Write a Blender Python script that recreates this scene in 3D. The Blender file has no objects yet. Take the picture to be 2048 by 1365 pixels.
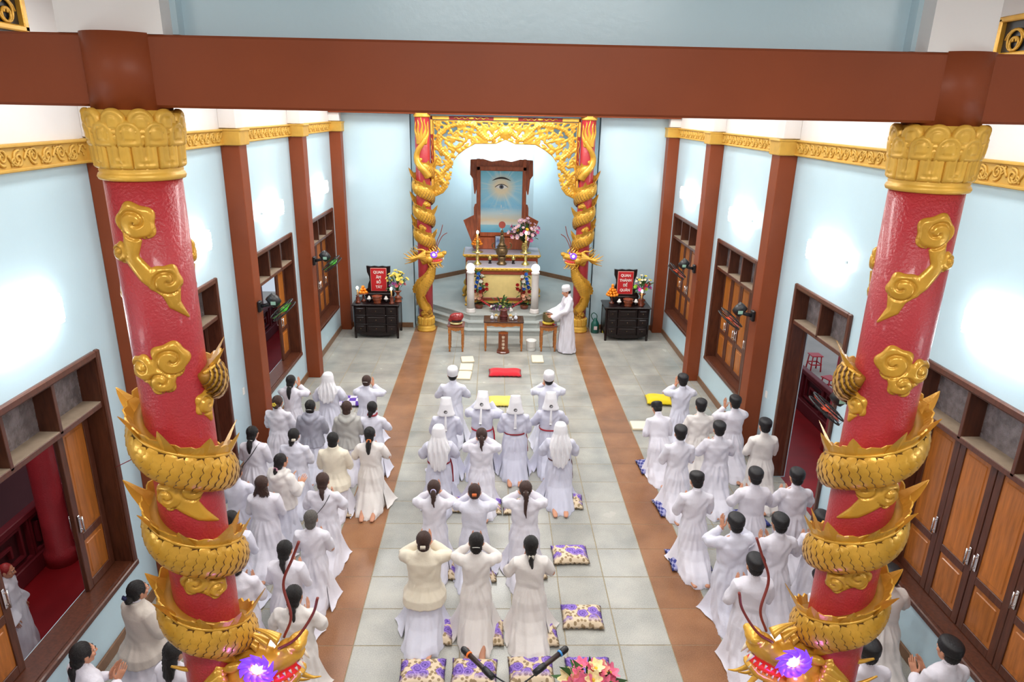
import bpy, math, random
import numpy as np
from mathutils import Vector, Matrix
PI = math.pi
C = bpy.context.scene.collection
SC = bpy.context.scene
rnd = random.Random(7)

# ---------------------------------------------------------------- camera, world, lights, exposure
cam = bpy.data.cameras.new('camera'); cam_o = bpy.data.objects.new('camera', cam); C.objects.link(cam_o)
cam.sensor_width = 36.0; cam.lens = 1369.55 / 2048 * 36; cam.clip_end = 120; cam.clip_start = 0.05
def cam_matrix(loc, yaw, pitch, roll):
    cy, sy, cp, sp = math.cos(yaw), math.sin(yaw), math.cos(pitch), math.sin(pitch)
    fw = Vector((sy*cp, cy*cp, -sp)); rt = Vector((cy, -sy, 0)); up = rt.cross(fw)
    r2 = rt*math.cos(roll) + up*math.sin(roll); u2 = up*math.cos(roll) - rt*math.sin(roll)
    M = Matrix.Identity(4)
    for i in range(3):
        M[i][0] = r2[i]; M[i][1] = u2[i]; M[i][2] = -fw[i]; M[i][3] = loc[i]
    return M
cam_o.matrix_world = cam_matrix((-0.2708, 0, 5.7367), 0.02982, 0.32542, 0.02015)
SC.camera = cam_o
W = bpy.data.worlds.new('world'); SC.world = W; W.use_nodes = True
W.node_tree.nodes['Background'].inputs[0].default_value = (0.75, 0.85, 1.0, 1)
W.node_tree.nodes['Background'].inputs[1].default_value = 0.55
SC.view_settings.view_transform = 'Standard'; SC.view_settings.look = 'None'
SC.view_settings.gamma = 1.0; SC.view_settings.use_curve_mapping = False
SC.view_settings.exposure = 0.45
def area(name, loc, sx, sy, power, rot=(0, 0, 0), col=(1, 0.98, 0.95)):
    l = bpy.data.lights.new(name, 'AREA'); l.shape = 'RECTANGLE'; l.size = sx; l.size_y = sy
    l.energy = power; l.color = col
    o = bpy.data.objects.new(name, l); C.objects.link(o); o.location = loc; o.rotation_euler = rot
    return o
# rows of unseen fill lights added under the ceiling, over nave and aisles
for yy, pw in ((1.0, 105), (5.6, 64), (9.2, 80), (12.8, 96), (16.2, 150)):
    area('ceiling_fill_light', (0, yy, 6.72), 2.4, 0.6, pw)
    for sx in (-3.2, 3.2):  # aisle rows
        area('ceiling_fill_light', (sx, yy, 6.72), 0.5, 1.4, 24+yy*1.0)
area('niche_light_source', (0, 22.0, 4.95), 1.2, 0.35, 56, (0.35, 0, 0), (0.95, 1, 1))
WALLX = 4.38

for sx in (-5.4, 5.4):  # unseen fill lights added to brighten the red veranda floors
    for yy in (6.5, 11.0, 15.5):
        area('veranda_fill_light', (sx, yy, 3.3), .2, 1.0, 14)
# ---------------------------------------------------------------- materials
MATS = {}
def nodes(m):
    m.use_nodes = True; return m.node_tree, m.node_tree.nodes['Principled BSDF']
def mat(name, col, rough=0.5, metal=0.0, noise=0.0, nscale=8.0, bump=0.0, bscale=40.0, emit=0.0, ecol=None,
        spec=0.5, coat=0.0, rand=0.0, trans=0.0, sheen=0.0, col2=None, stretch=(1, 1, 1), alpha=1.0):
    if name in MATS: return MATS[name]
    m = bpy.data.materials.new(name); nt, b = nodes(m); L = nt.links
    c4 = (*col, 1); b.inputs['Base Color'].default_value = c4
    b.inputs['Roughness'].default_value = rough; b.inputs['Metallic'].default_value = metal
    b.inputs['Specular IOR Level'].default_value = spec; b.inputs['Coat Weight'].default_value = coat
    b.inputs['Coat Roughness'].default_value = 0.1
    if sheen: b.inputs['Sheen Weight'].default_value = sheen
    if trans: b.inputs['Transmission Weight'].default_value = trans
    if alpha < 1: b.inputs['Alpha'].default_value = alpha
    if emit:
        b.inputs['Emission Color'].default_value = (*(ecol or col), 1); b.inputs['Emission Strength'].default_value = emit
    if noise or bump or rand:
        tc = nt.nodes.new('ShaderNodeTexCoord'); mp = nt.nodes.new('ShaderNodeMapping')
        mp.inputs['Scale'].default_value = stretch
        L.new(tc.outputs['Object'], mp.inputs['Vector'])
        cur = None
        if noise:
            n = nt.nodes.new('ShaderNodeTexNoise'); n.inputs['Scale'].default_value = nscale; n.inputs['Detail'].default_value = 5
            L.new(mp.outputs[0], n.inputs['Vector'])
            r = nt.nodes.new('ShaderNodeValToRGB')
            a = tuple(max(0, v*(1-noise)) for v in col); z = col2 or tuple(min(1, v*(1+noise)) for v in col)
            r.color_ramp.elements[0].color = (*a, 1); r.color_ramp.elements[1].color = (*z, 1)
            r.color_ramp.elements[0].position = 0.3; r.color_ramp.elements[1].position = 0.7
            L.new(n.outputs['Fac'], r.inputs[0]); cur = r.outputs[0]
        if rand:
            oi = nt.nodes.new('ShaderNodeObjectInfo'); hs = nt.nodes.new('ShaderNodeHueSaturation')
            mr = nt.nodes.new('ShaderNodeMapRange'); mr.inputs[3].default_value = 1-rand; mr.inputs[4].default_value = 1+rand
            L.new(oi.outputs['Random'], mr.inputs[0]); L.new(mr.outputs[0], hs.inputs['Value'])
            if cur: L.new(cur, hs.inputs['Color'])
            else: hs.inputs['Color'].default_value = c4
            cur = hs.outputs[0]
        if cur: L.new(cur, b.inputs['Base Color'])
        if bump:
            n2 = nt.nodes.new('ShaderNodeTexNoise'); n2.inputs['Scale'].default_value = bscale; n2.inputs['Detail'].default_value = 4
            L.new(mp.outputs[0], n2.inputs['Vector'])
            bp = nt.nodes.new('ShaderNodeBump'); bp.inputs['Strength'].default_value = bump; bp.inputs['Distance'].default_value = 0.02
            L.new(n2.outputs['Fac'], bp.inputs['Height']); L.new(bp.outputs[0], b.inputs['Normal'])
    MATS[name] = m; return m

def srgb(r, g, b):
    f = lambda v: (v/255/12.92 if v/255 <= 0.04045 else ((v/255+0.055)/1.055)**2.4)
    return (f(r), f(g), f(b))
M_blue = mat('blue_wall_paint', srgb(194, 220, 231), 0.26, noise=0.03, nscale=1.2, bump=0.04, bscale=30)
M_white = mat('white_wall_paint', srgb(232, 228, 226), 0.5, noise=0.02, nscale=2)
M_ceil = mat('ceiling_paint', srgb(235, 233, 230), 0.7)
M_brown = mat('brown_beam_paint', srgb(133, 64, 34), 0.45, spec=0.25, noise=0.08, nscale=1.5, bump=0.03, bscale=15)
M_skirt = mat('skirting_brown', srgb(124, 88, 60), 0.35, noise=0.15, nscale=10)
M_gold = mat('gold_paint', srgb(210, 158, 56), 0.27, metal=0.3, noise=0.18, nscale=5, bump=0.08, bscale=60)
M_goldd = mat('recess_shade_gold', srgb(158, 110, 34), 0.45, metal=0.2, noise=0.2, nscale=8)  # darker gold for the dragon body: recess shade under the scales put into colour
M_goldband = mat('gold_band_paint', srgb(206, 162, 70), 0.5, metal=0.15, noise=0.1, nscale=6, bump=0.06)
M_goldcap = mat('gold_capital_paint', srgb(222, 174, 70), 0.4, metal=0.2, noise=0.16, nscale=7, bump=0.1)
M_red = mat('red_column_paint', srgb(176, 48, 56), 0.33, noise=0.1, nscale=4, bump=0.35, bscale=70, coat=0.2)
M_wood = mat('dark_brown_wood', srgb(84, 44, 28), 0.35, noise=0.3, nscale=6, stretch=(6, 6, 0.8), coat=0.2)
M_woodp = mat('amber_wood_panel', srgb(168, 98, 36), 0.32, noise=0.28, nscale=5, stretch=(6, 6, 0.6), coat=0.25, rand=0.12)
M_woodf = mat('carved_frame_wood', srgb(172, 86, 48), 0.35, noise=0.3, nscale=4, stretch=(5, 5, 1), coat=0.2)
M_table = mat('honey_table_wood', srgb(176, 106, 42), 0.3, noise=0.25, nscale=6, stretch=(2, 2, 5), coat=0.3)
M_tabtop = mat('dark_table_top', srgb(62, 32, 24), 0.2, noise=0.2, nscale=6, coat=0.4)
M_cab = mat('dark_rosewood', srgb(26, 13, 14), 0.28, spec=0.35, noise=0.3, nscale=6, stretch=(1, 1, 4), coat=0.15)
M_chrome = mat('chrome', (0.8, 0.8, 0.82), 0.15, metal=1.0)
M_black = mat('black_plastic', (0.012, 0.012, 0.014), 0.35)
M_brass = mat('brass', srgb(222, 196, 118), 0.22, metal=0.9, noise=0.1)
M_bronze = mat('bronze', srgb(120, 98, 68), 0.32, metal=0.8, noise=0.25, nscale=30)
M_dust = mat('dusty_ledge', srgb(150, 132, 112), 0.8, noise=0.12, nscale=10)
M_glass = mat('patterned_pane_glass', srgb(150, 140, 140), 0.25, noise=0.35, nscale=9, bump=0.6, bscale=26, trans=0.55)
M_cream = mat('cream_panel', srgb(222, 198, 130), 0.5, noise=0.05)
M_lampw = mat('lamp_white', (1, 1, 1), 0.4, emit=16)
M_plastic = mat('white_plastic', srgb(232, 230, 226), 0.35)
M_skin = mat('skin', srgb(196, 138, 108), 0.5, noise=0.06, nscale=14, rand=0.12)
M_eye = mat('eye_white', srgb(240, 238, 232), 0.3)
M_iris = mat('dark_eye_and_brow', srgb(32, 22, 18), 0.5)
M_lip = mat('lips', srgb(170, 88, 80), 0.5)
M_hair = mat('black_hair', srgb(20, 16, 16), 0.36, noise=0.4, nscale=30, stretch=(8, 1, 1), bump=0.5, bscale=120)
M_hairb = mat('brown_hair', srgb(66, 42, 34), 0.42, noise=0.4, nscale=30, stretch=(8, 1, 1), bump=0.5, bscale=120)
M_hairg = mat('grey_hair', srgb(96, 92, 88), 0.5, noise=0.4, nscale=40, stretch=(8, 1, 1), bump=0.5, bscale=120)
def cloth(name, c, rough=0.85): return mat(name, srgb(*c), rough, noise=0.03, nscale=6, bump=0.12, bscale=55, sheen=0.15)
M_robe = cloth('white_robe_cloth', (222, 219, 229))
M_robew = cloth('warm_white_cloth', (226, 220, 216))
M_robec = cloth('cool_white_cloth', (216, 216, 230))
M_robel = cloth('lavender_grey_cloth', (204, 204, 220))
M_creamj = cloth('cream_jacket_cloth', (230, 220, 200))
M_beige = cloth('beige_jacket_cloth', (206, 196, 186))
M_greyb = cloth('blue_grey_hoodie_cloth', (158, 158, 172))
M_greyg = cloth('stone_grey_hoodie_cloth', (176, 174, 170))
M_veil = cloth('white_veil_cloth', (230, 228, 232))
M_turb = mat('black_turban_cloth', srgb(22, 20, 24), 0.55, bump=0.2, bscale=60)
M_belt = mat('dark_red_belt', srgb(140, 24, 40), 0.6)
M_green = mat('leaf_green', srgb(52, 92, 40), 0.5, noise=0.3, nscale=20, rand=0.3)
def flower_mat(name, c): return mat(name, srgb(*c), 0.55, noise=0.12, nscale=30, rand=0.12)

# ---------------------------------------------------------------- mesh builder
class MB:
    def __init__(s): s.v = []; s.f = []; s.m = []; s.sm = []; s.n = 0
    def add(s, v, f, smooth=False, mi=0):
        v = np.asarray(v, float).reshape(-1, 3); k = s.n
        s.v.append(v); s.n += len(v)
        for q in f: s.f.append(tuple(int(i)+k for i in q))
        s.m += [mi]*len(f); s.sm += [smooth]*len(f); return s
    def box(s, c, d, rz=0.0, mi=0, M=None):
        x, y, z = d[0]/2, d[1]/2, d[2]/2
        v = np.array([(-x,-y,-z),(x,-y,-z),(x,y,-z),(-x,y,-z),(-x,-y,z),(x,-y,z),(x,y,z),(-x,y,z)])
        if rz:
            a, b = math.cos(rz), math.sin(rz); v = np.c_[v[:,0]*a-v[:,1]*b, v[:,0]*b+v[:,1]*a, v[:,2]]
        if M is not None: v = v @ np.array(M).T
        return s.add(v+np.array(c), [(0,3,2,1),(4,5,6,7),(0,1,5,4),(1,2,6,5),(2,3,7,6),(3,0,4,7)], False, mi)
    def bbox(s, c, d, b=0.01, mi=0):               # box with chamfered vertical and top edges
        x, y, z = d[0]/2, d[1]/2, d[2]/2; b = min(b, x*.9, y*.9, z*.9)
        def ring(ix, zz):
            X, Y = x-ix, y-ix
            return [(-X+b,-Y,zz),(X-b,-Y,zz),(X,-Y+b,zz),(X,Y-b,zz),(X-b,Y,zz),(-X+b,Y,zz),(-X,Y-b,zz),(-X,-Y+b,zz)]
        v = ring(b,-z)+ring(0,-z+b)+ring(0,z-b)+ring(b,z); f = [tuple(range(7,-1,-1)), tuple(range(24,32))]
        for k in range(3):
            for i in range(8):
                j = (i+1) % 8; f.append((k*8+i, k*8+j, k*8+8+j, k*8+8+i))
        return s.add(np.array(v)+np.array(c), f, False, mi)
    def lathe(s, prof, n=24, c=(0,0,0), smooth=True, mi=0, fold=None, cap=True):
        v = []
        for k, (r, z) in enumerate(prof):
            for i in range(n):
                a = 2*PI*i/n; rr = r*(1+(fold(a, k) if fold else 0))
                v.append((c[0]+rr*math.cos(a), c[1]+rr*math.sin(a), c[2]+z))
        f = []
        for k in range(len(prof)-1):
            for i in range(n):
                j = (i+1) % n; f.append((k*n+i, k*n+j, k*n+n+j, k*n+n+i))
        if cap:
            f.append(tuple(range(n-1,-1,-1))); f.append(tuple(range((len(prof)-1)*n, len(prof)*n)))
        return s.add(v, f, smooth, mi)
    def tube(s, pts, rad, n=8, smooth=True, mi=0, up=None, cap=True, closed=False):
        P = np.asarray(pts, float); K = len(P)
        R = np.asarray([rad]*K if np.isscalar(rad) else rad, float)
        if R.ndim == 1: R = np.c_[R, R]
        if closed: T = np.roll(P,-1,0)-np.roll(P,1,0)
        else: T = np.gradient(P, axis=0)
        T /= np.maximum(np.linalg.norm(T, axis=1, keepdims=True), 1e-9)
        u = np.array(up if up is not None else ((0,0,1) if abs(T[0][2]) < .9 else (0,1,0)), float)
        v = []; a = np.arange(n)*2*PI/n
        for k in range(K):
            u = u - T[k]*np.dot(u, T[k]); u /= max(np.linalg.norm(u), 1e-9); w = np.cross(T[k], u)
            v.append(P[k] + np.outer(np.cos(a)*R[k][0], w) + np.outer(np.sin(a)*R[k][1], u))
            if up is not None: u = np.array(up, float)
        f = []
        for k in range(K if closed else K-1):
            k2 = (k+1) % K
            for i in range(n):
                j = (i+1) % n; f.append((k*n+i, k*n+j, k2*n+j, k2*n+i))
        if cap and not closed:
            f.append(tuple(range(n-1,-1,-1))); f.append(tuple(range((K-1)*n, K*n)))
        return s.add(np.vstack(v), f, smooth, mi)
    def ell(s, c, r, n=14, m=9, smooth=True, mi=0, M=None):
        v = [(0,0,-1)]; f = []
        for k in range(1, m):
            p = -PI/2+PI*k/m
            for i in range(n): a = 2*PI*i/n; v.append((math.cos(p)*math.cos(a), math.cos(p)*math.sin(a), math.sin(p)))
        v.append((0,0,1)); t = len(v)-1
        for i in range(n):
            j = (i+1) % n; f.append((0, 1+j, 1+i)); f.append((t, 1+(m-2)*n+i, 1+(m-2)*n+j))
            for k in range(m-2): f.append((1+k*n+i, 1+k*n+j, 1+(k+1)*n+j, 1+(k+1)*n+i))
        v = np.array(v)*np.array(r)
        if M is not None: v = v @ np.array(M).T
        return s.add(v+np.array(c), f, smooth, mi)
    def prism(s, poly, d0, d1, ax='y', mi=0, smooth=False):   # poly in the plane, extruded along ax
        n = len(poly); v = []
        for d in (d0, d1):
            for p in poly:
                v.append({'y': (p[0], d, p[1]), 'x': (d, p[0], p[1]), 'z': (p[0], p[1], d)}[ax])
        A = sum(poly[i][0]*poly[(i+1)%n][1]-poly[(i+1)%n][0]*poly[i][1] for i in range(n))
        f = [tuple(range(n-1,-1,-1)), tuple(range(n, 2*n))]+[(i,(i+1)%n,n+(i+1)%n,n+i) for i in range(n)]
        flip = (A < 0) != (ax == 'y')
        if (d1 < d0): flip = not flip
        if flip: f = [q[::-1] for q in f]
        return s.add(v, f, smooth, mi)
    def loft(s, rings, smooth=True, mi=0, cap=True):
        n = len(rings[0]); K = len(rings); f = []
        for k in range(K-1):
            for i in range(n): j = (i+1) % n; f.append((k*n+i, k*n+j, k*n+n+j, k*n+n+i))
        if cap: f.append(tuple(range(n-1,-1,-1))); f.append(tuple(range((K-1)*n, K*n)))
        return s.add(np.vstack(rings), f, smooth, mi)
    def verts(s): return np.vstack(s.v)
    def mesh(s, name, mats, mir=1):
        v = s.verts().copy(); f = s.f
        if mir < 0: v[:,0] *= -1; f = [q[::-1] for q in f]
        me = bpy.data.meshes.new(name); me.from_pydata(v.tolist(), [], f)
        for m in (mats if isinstance(mats, (list, tuple)) else [mats]): me.materials.append(m)
        me.polygons.foreach_set('material_index', s.m); me.polygons.foreach_set('use_smooth', s.sm)
        me.update(); return me
    def build(s, name, mats, parent=None, mir=1, loc=None): return put(name, s.mesh(name, mats, mir), parent, loc)

def put(name, me, parent=None, loc=None, rot=None, scale=None):
    o = bpy.data.objects.new(name, me); C.objects.link(o); o.parent = parent
    if loc is not None: o.location = loc
    if rot is not None: o.rotation_euler = rot
    if scale is not None: o.scale = scale if not np.isscalar(scale) else (scale,)*3
    return o
def tag(o, label, cat, group=None):
    o['label'] = label; o['category'] = cat
    if group: o['group'] = group
    return o
def thing(name, label, cat, loc=(0,0,0), rz=0.0, group=None, scale=1.0):
    o = bpy.data.objects.new(name, None); C.objects.link(o); o.location = loc; o.rotation_euler = (0,0,rz)
    o.scale = (scale,)*3; o.empty_display_size = 0.1
    return tag(o, label, cat, group)
def struct(o): o['kind'] = 'structure'; return o
def sempty(name, loc=(0,0,0)):
    o = bpy.data.objects.new(name, None); C.objects.link(o); o.location = loc; o['kind'] = 'structure'; return o
def stuff(o): o['kind'] = 'stuff'; return o
def dup(o, parent=None):
    c = o.copy(); C.objects.link(c); c.parent = parent
    for ch in [x for x in o.children]: dup(ch, c)
    return c
def vox(mb, size, smooth=3, name='tmp', sf=0.5):
    me = mb.mesh(name, [M_white]); o = bpy.data.objects.new(name, me); C.objects.link(o)
    r = o.modifiers.new('r', 'REMESH'); r.mode = 'VOXEL'; r.voxel_size = size; r.adaptivity = 0
    if smooth: q = o.modifiers.new('s', 'SMOOTH'); q.factor = sf; q.iterations = smooth
    dg = bpy.context.evaluated_depsgraph_get(); out = bpy.data.meshes.new_from_object(o.evaluated_get(dg))
    bpy.data.objects.remove(o); bpy.data.meshes.remove(me)
    out.materials.clear(); out.polygons.foreach_set('use_smooth', [True]*len(out.polygons)); out.name = name
    return out
def mverts(me):
    a = np.empty(len(me.vertices)*3); me.vertices.foreach_get('co', a); return a.reshape(-1, 3)
def mnorm(me):
    a = np.empty(len(me.vertices)*3); me.vertex_normals.foreach_get('vector', a); return a.reshape(-1, 3)
def setv(me, v): me.vertices.foreach_set('co', np.ascontiguousarray(v, dtype=np.float32).ravel()); me.update()
def mfaces(me): return [tuple(p.vertices) for p in me.polygons]
def add_mesh(mb, me, mi=0): mb.add(mverts(me), mfaces(me), True, mi); return mb
def bez(p, n=16):                                   # Catmull-Rom through points
    P = np.asarray(p, float); P = np.vstack([2*P[0]-P[1], P, 2*P[-1]-P[-2]]); out = []
    for i in range(1, len(P)-2):
        for t in np.linspace(0, 1, n, endpoint=False):
            out.append(0.5*((2*P[i])+(-P[i-1]+P[i+1])*t+(2*P[i-1]-5*P[i]+4*P[i+1]-P[i+2])*t*t+(-P[i-1]+3*P[i]-3*P[i+1]+P[i+2])*t**3))
    out.append(P[-2]); return np.array(out)
def relief(sdf, hfun, b, step, mapf, mb, back=None, mi=0):
    """raised panel: where sdf(u,v)<0, height hfun(u,v,s); mapf(u,v,h)->xyz; back=h of the rear face (None: open underneath)"""
    u0, u1, v0, v1 = b; nu = int((u1-u0)/step)+2; nv = int((v1-v0)/step)+2
    U, V = np.meshgrid(u0+np.arange(nu)*step, v0+np.arange(nv)*step, indexing='ij'); S = sdf(U, V)
    cc = (S[:-1,:-1]+S[1:,:-1]+S[:-1,1:]+S[1:,1:])/4; keep = cc < 0
    idx = -np.ones((nu, nv), int); used = np.zeros((nu, nv), bool)
    used[:-1,:-1] |= keep; used[1:,:-1] |= keep; used[:-1,1:] |= keep; used[1:,1:] |= keep
    kk = np.pad(keep, 1); cnt = kk[:-1,:-1].astype(int)+kk[1:,:-1]+kk[:-1,1:]+kk[1:,1:]
    bnd = used & (cnt < 4); idx[used] = np.arange(used.sum())
    pu, pv = U.copy(), V.copy(); e = step*.25
    for _ in range(2):
        s0 = sdf(pu[bnd], pv[bnd]); gx = (sdf(pu[bnd]+e, pv[bnd])-s0)/e; gy = (sdf(pu[bnd], pv[bnd]+e)-s0)/e
        g2 = np.maximum(gx*gx+gy*gy, .2); pu[bnd] -= np.clip(s0*gx/g2, -step*.6, step*.6); pv[bnd] -= np.clip(s0*gy/g2, -step*.6, step*.6)
    uu, vv = pu[used], pv[used]; hh = hfun(uu, vv, np.minimum(sdf(uu, vv), 0)); top = mapf(uu, vv, hh)
    n = len(uu); ii, jj = np.nonzero(keep); A, B, D, E = idx[ii,jj], idx[ii+1,jj], idx[ii+1,jj+1], idx[ii,jj+1]
    f = list(zip(A, B, D, E)); bt = mapf(uu, vv, hh*0+(0 if back is None else back))
    ed = {}
    for q in f:
        for a, c in ((q[0],q[1]),(q[1],q[2]),(q[2],q[3]),(q[3],q[0])): ed[(a,c)] = 1
    side = [(c, a, a+n, c+n) for (a, c) in ed if (c, a) not in ed]
    fs = f+side
    if back is not None: fs = fs+[(q[3]+n, q[2]+n, q[1]+n, q[0]+n) for q in f]
    mb.add(np.vstack([top, bt]), fs, True, mi); return mb
def text_mesh(s, size, depth, bold=0.0):
    cu = bpy.data.curves.new('text', 'FONT'); cu.body = s; cu.size = size; cu.extrude = depth; cu.align_x = 'CENTER'; cu.align_y = 'CENTER'
    cu.offset = bold; cu.resolution_u = 3
    o = bpy.data.objects.new('text', cu); C.objects.link(o); dg = bpy.context.evaluated_depsgraph_get()
    me = bpy.data.meshes.new_from_object(o.evaluated_get(dg)); bpy.data.objects.remove(o); bpy.data.curves.remove(cu); return me
# ================================================================ STRUCTURE
# floor: slab plus granite tiles
def granite(name, c, c2, rough):
    m = bpy.data.materials.new(name); nt, b = nodes(m); L = nt.links
    tc = nt.nodes.new('ShaderNodeNewGeometry')
    n1 = nt.nodes.new('ShaderNodeTexNoise'); n1.inputs['Scale'].default_value = 90; n1.inputs['Detail'].default_value = 3
    n2 = nt.nodes.new('ShaderNodeTexNoise'); n2.inputs['Scale'].default_value = 1.6; n2.inputs['Detail'].default_value = 6
    L.new(tc.outputs['Position'], n1.inputs['Vector']); L.new(tc.outputs['Position'], n2.inputs['Vector'])
    mx = nt.nodes.new('ShaderNodeMix'); mx.data_type = 'RGBA'; mx.inputs[6].default_value = (*c, 1); mx.inputs[7].default_value = (*c2, 1)
    ad = nt.nodes.new('ShaderNodeMath'); ad.operation = 'MULTIPLY_ADD'; ad.inputs[1].default_value = .45
    L.new(n1.outputs['Fac'], ad.inputs[0]); ml = nt.nodes.new('ShaderNodeMath'); ml.operation = 'MULTIPLY'; ml.inputs[1].default_value = .55
    L.new(n2.outputs['Fac'], ml.inputs[0]); L.new(ml.outputs[0], ad.inputs[2])
    mr = nt.nodes.new('ShaderNodeMapRange'); mr.inputs[1].default_value = .38; mr.inputs[2].default_value = .62; L.new(ad.outputs[0], mr.inputs[0])
    L.new(mr.outputs[0], mx.inputs[0])
    oi = nt.nodes.new('ShaderNodeObjectInfo'); hs = nt.nodes.new('ShaderNodeHueSaturation'); r2 = nt.nodes.new('ShaderNodeMapRange')
    r2.inputs[3].default_value = .92; r2.inputs[4].default_value = 1.08; L.new(oi.outputs['Random'], r2.inputs[0]); L.new(r2.outputs[0], hs.inputs['Value'])
    L.new(mx.outputs[2], hs.inputs['Color']); L.new(hs.outputs[0], b.inputs['Base Color'])
    b.inputs['Roughness'].default_value = rough; b.inputs['Specular IOR Level'].default_value = .38
    rr = nt.nodes.new('ShaderNodeMapRange'); rr.inputs[3].default_value = rough*.7; rr.inputs[4].default_value = rough*1.5
    L.new(n2.outputs['Fac'], rr.inputs[0]); L.new(rr.outputs[0], b.inputs['Roughness'])
    return m
M_gr = granite('grey_green_granite', srgb(140, 142, 138), srgb(178, 176, 168), .22)
M_grb = granite('brown_granite', srgb(122, 82, 56), srgb(158, 112, 78), .2)
M_grs = granite('step_granite', srgb(160, 166, 164), srgb(190, 194, 190), .3)
M_grout = mat('sandy_grout', srgb(152, 140, 114), .7, noise=.15, nscale=20)
fl = MB().box((0, 8.0, -.08), (8.9, 22.4, .154)).build('floor', M_grout); struct(fl)
def tile_mesh(w, d, m, nm='tile', g=.013):
    return MB().bbox((0, 0, -.006), (w-g, d-g, .012), .0025).mesh(nm, m)
tA, tB, tC = tile_mesh(.6, .6, M_gr), tile_mesh(.6, .6, M_grb, g=.005), tile_mesh(.38, .6, M_gr)
tiles = []
cols = [(-1.5+.6*i, tA) for i in range(6)]+[(-2.1, tB), (2.1, tB)]
for s in (-1, 1): cols += [(s*(2.7+.6*i), tA) for i in range(3)]+[(s*4.39, tC)]
for k in range(-14, 17):
    y = 8.03+.6*k+.3
    if y > 18.2: continue
    for x, me in cols: tiles.append((y, x, me))
vis = sorted([t for t in tiles if 4.6 < t[0] < 18.2], key=lambda t: t[0])[:298]
rest = [t for t in tiles if t not in vis]
for y, x, me in vis: put('tile', me, fl, (x, y, 0))
mb = {tA: MB(), tB: MB(), tC: MB()}
w_ = {tA: .6, tB: .6, tC: .38}
mm = MB()
for y, x, me in rest: mm.bbox((x, y, -.006), (w_[me]-.007, .593, .012), .0025, 1 if me is tB else 0)
stuff(mm.build('far_tiles', [M_gr, M_grb], fl))

# side walls with openings
OPEN = {-1: [(15.4, 17.52, .75, 3.24), (11.72, 13.84, .75, 3.24), (8.34, 9.9, .02, 3.24), (4.6, 6.72, .75, 3.24), (.9, 3.0, .75, 3.24)],
        1: [(15.4, 17.52, .75, 3.24), (11.76, 13.88, .75, 3.24), (8.44, 10.03, .02, 3.24), (4.56, 6.78, .75, 3.24), (.9, 3.0, .75, 3.24)]}
TH = .26
for s, nm in ((-1, 'left'), (1, 'right')):
    m = MB(); xc = s*(WALLX+TH/2); ys = -3.2
    for (y0, y1, z0, z1) in sorted(OPEN[s]):
        m.box((xc, (ys+y0)/2, 2.65), (TH, y0-ys, 5.3))
        if z0 > .1: m.box((xc, (y0+y1)/2, z0/2), (TH, y1-y0, z0))
        m.box((xc, (y0+y1)/2, (z1+5.3)/2), (TH, y1-y0, 5.3-z1)); ys = y1
    m.box((xc, (ys+18.4)/2, 2.65), (TH, 18.4-ys, 5.3))
    m.box((xc, 7.6, 6.1), (TH, 21.6, 1.6), mi=1)
    struct(m.build('wall_'+nm, [M_blue, M_white]))
    bb = MB(); ys = -3.0
    for (y0, y1, z0, z1) in sorted(OPEN[s]):
        if z0 < .1: bb.bbox((s*(WALLX-.012), (ys+y0)/2-.05, .07), (.024, y0-ys-.1, .14), .006); ys = y1+.1
    bb.bbox((s*(WALLX-.012), (ys+18.1)/2, .07), (.024, 18.1-ys, .14), .006)
    struct(bb.build('baseboard_'+nm, M_skirt))
# pilasters with white heads above the gold band
for s in (-1, 1):
    for y in (-.02, 3.6, 7.2, 10.75, 14.3, 17.82):
        m = MB(); m.bbox((s*(WALLX-.14), y+.16, 2.6), (.28, .32, 5.2), .008); m.bbox((s*(WALLX-.13), y+.16, 6.1), (.26, .30, 1.4), .008, 1)
        struct(m.build('trim_1', [M_brown, M_white]))
# gold scroll band along both walls, breaking forward over each pilaster
def scroll_unit():
    m = MB()
    for sg, x0 in ((1, 0), (-1, .2)):
        p = []
        for t in np.linspace(0, 1, 26):
            a = t*3.6*PI; r = .012+.062*t; p.append((0, x0+r*math.cos(a)*.9, sg*(.012+r*math.sin(a))))
        m.tube(p, [(.011, .009+.006*i/26) for i in range(26)], 6)
        m.tube(bez([(0, x0+.07, sg*.02), (0, x0+.12, sg*-.05), (0, x0+.17, sg*-.06), (0, x0+.205, sg*-.02)], 5), [(.013, .012)]*16, 6)
        for q in (-.5, .4): m.tube(bez([(0, x0+.1, sg*-.07), (0, x0+.13+q*.03, sg*-.02), (0, x0+.16, sg*(.03+.03*q))], 4), [(.009, .007+.001*(k%3)) for k in range(9)], 5)
    return m.mesh('scroll', M_goldband)
su = scroll_unit()
for s in (-1, 1):
    m = MB(); x = s*(WALLX-.02)
    m.box((x, 7.6, 5.274), (.06, 21.2, .22)); m.bbox((s*(WALLX-.035), 7.6, 5.372), (.09, 21.2, .03), .008); m.bbox((s*(WALLX-.035), 7.6, 5.172), (.09, 21.2, .03), .008)
    for y in (-.02, 3.6, 7.2, 10.75, 14.3, 17.82):
        m.bbox((s*(WALLX-.155), y+.16, 5.272), (.33, .40, .235), .012); m.bbox((s*(WALLX-.165), y+.16, 5.375), (.35, .42, .03), .008)
    b = struct(m.build('trim_2', M_goldband))
    y = 4.3
    while y < 17.5:
        if min(abs(y+.1-(q+.16)) for q in (3.6, 7.2, 10.75, 14.3, 17.82)) > .32: put('scroll', su, b, (s*(WALLX-.055), y, 5.272))
        y += .405
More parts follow.
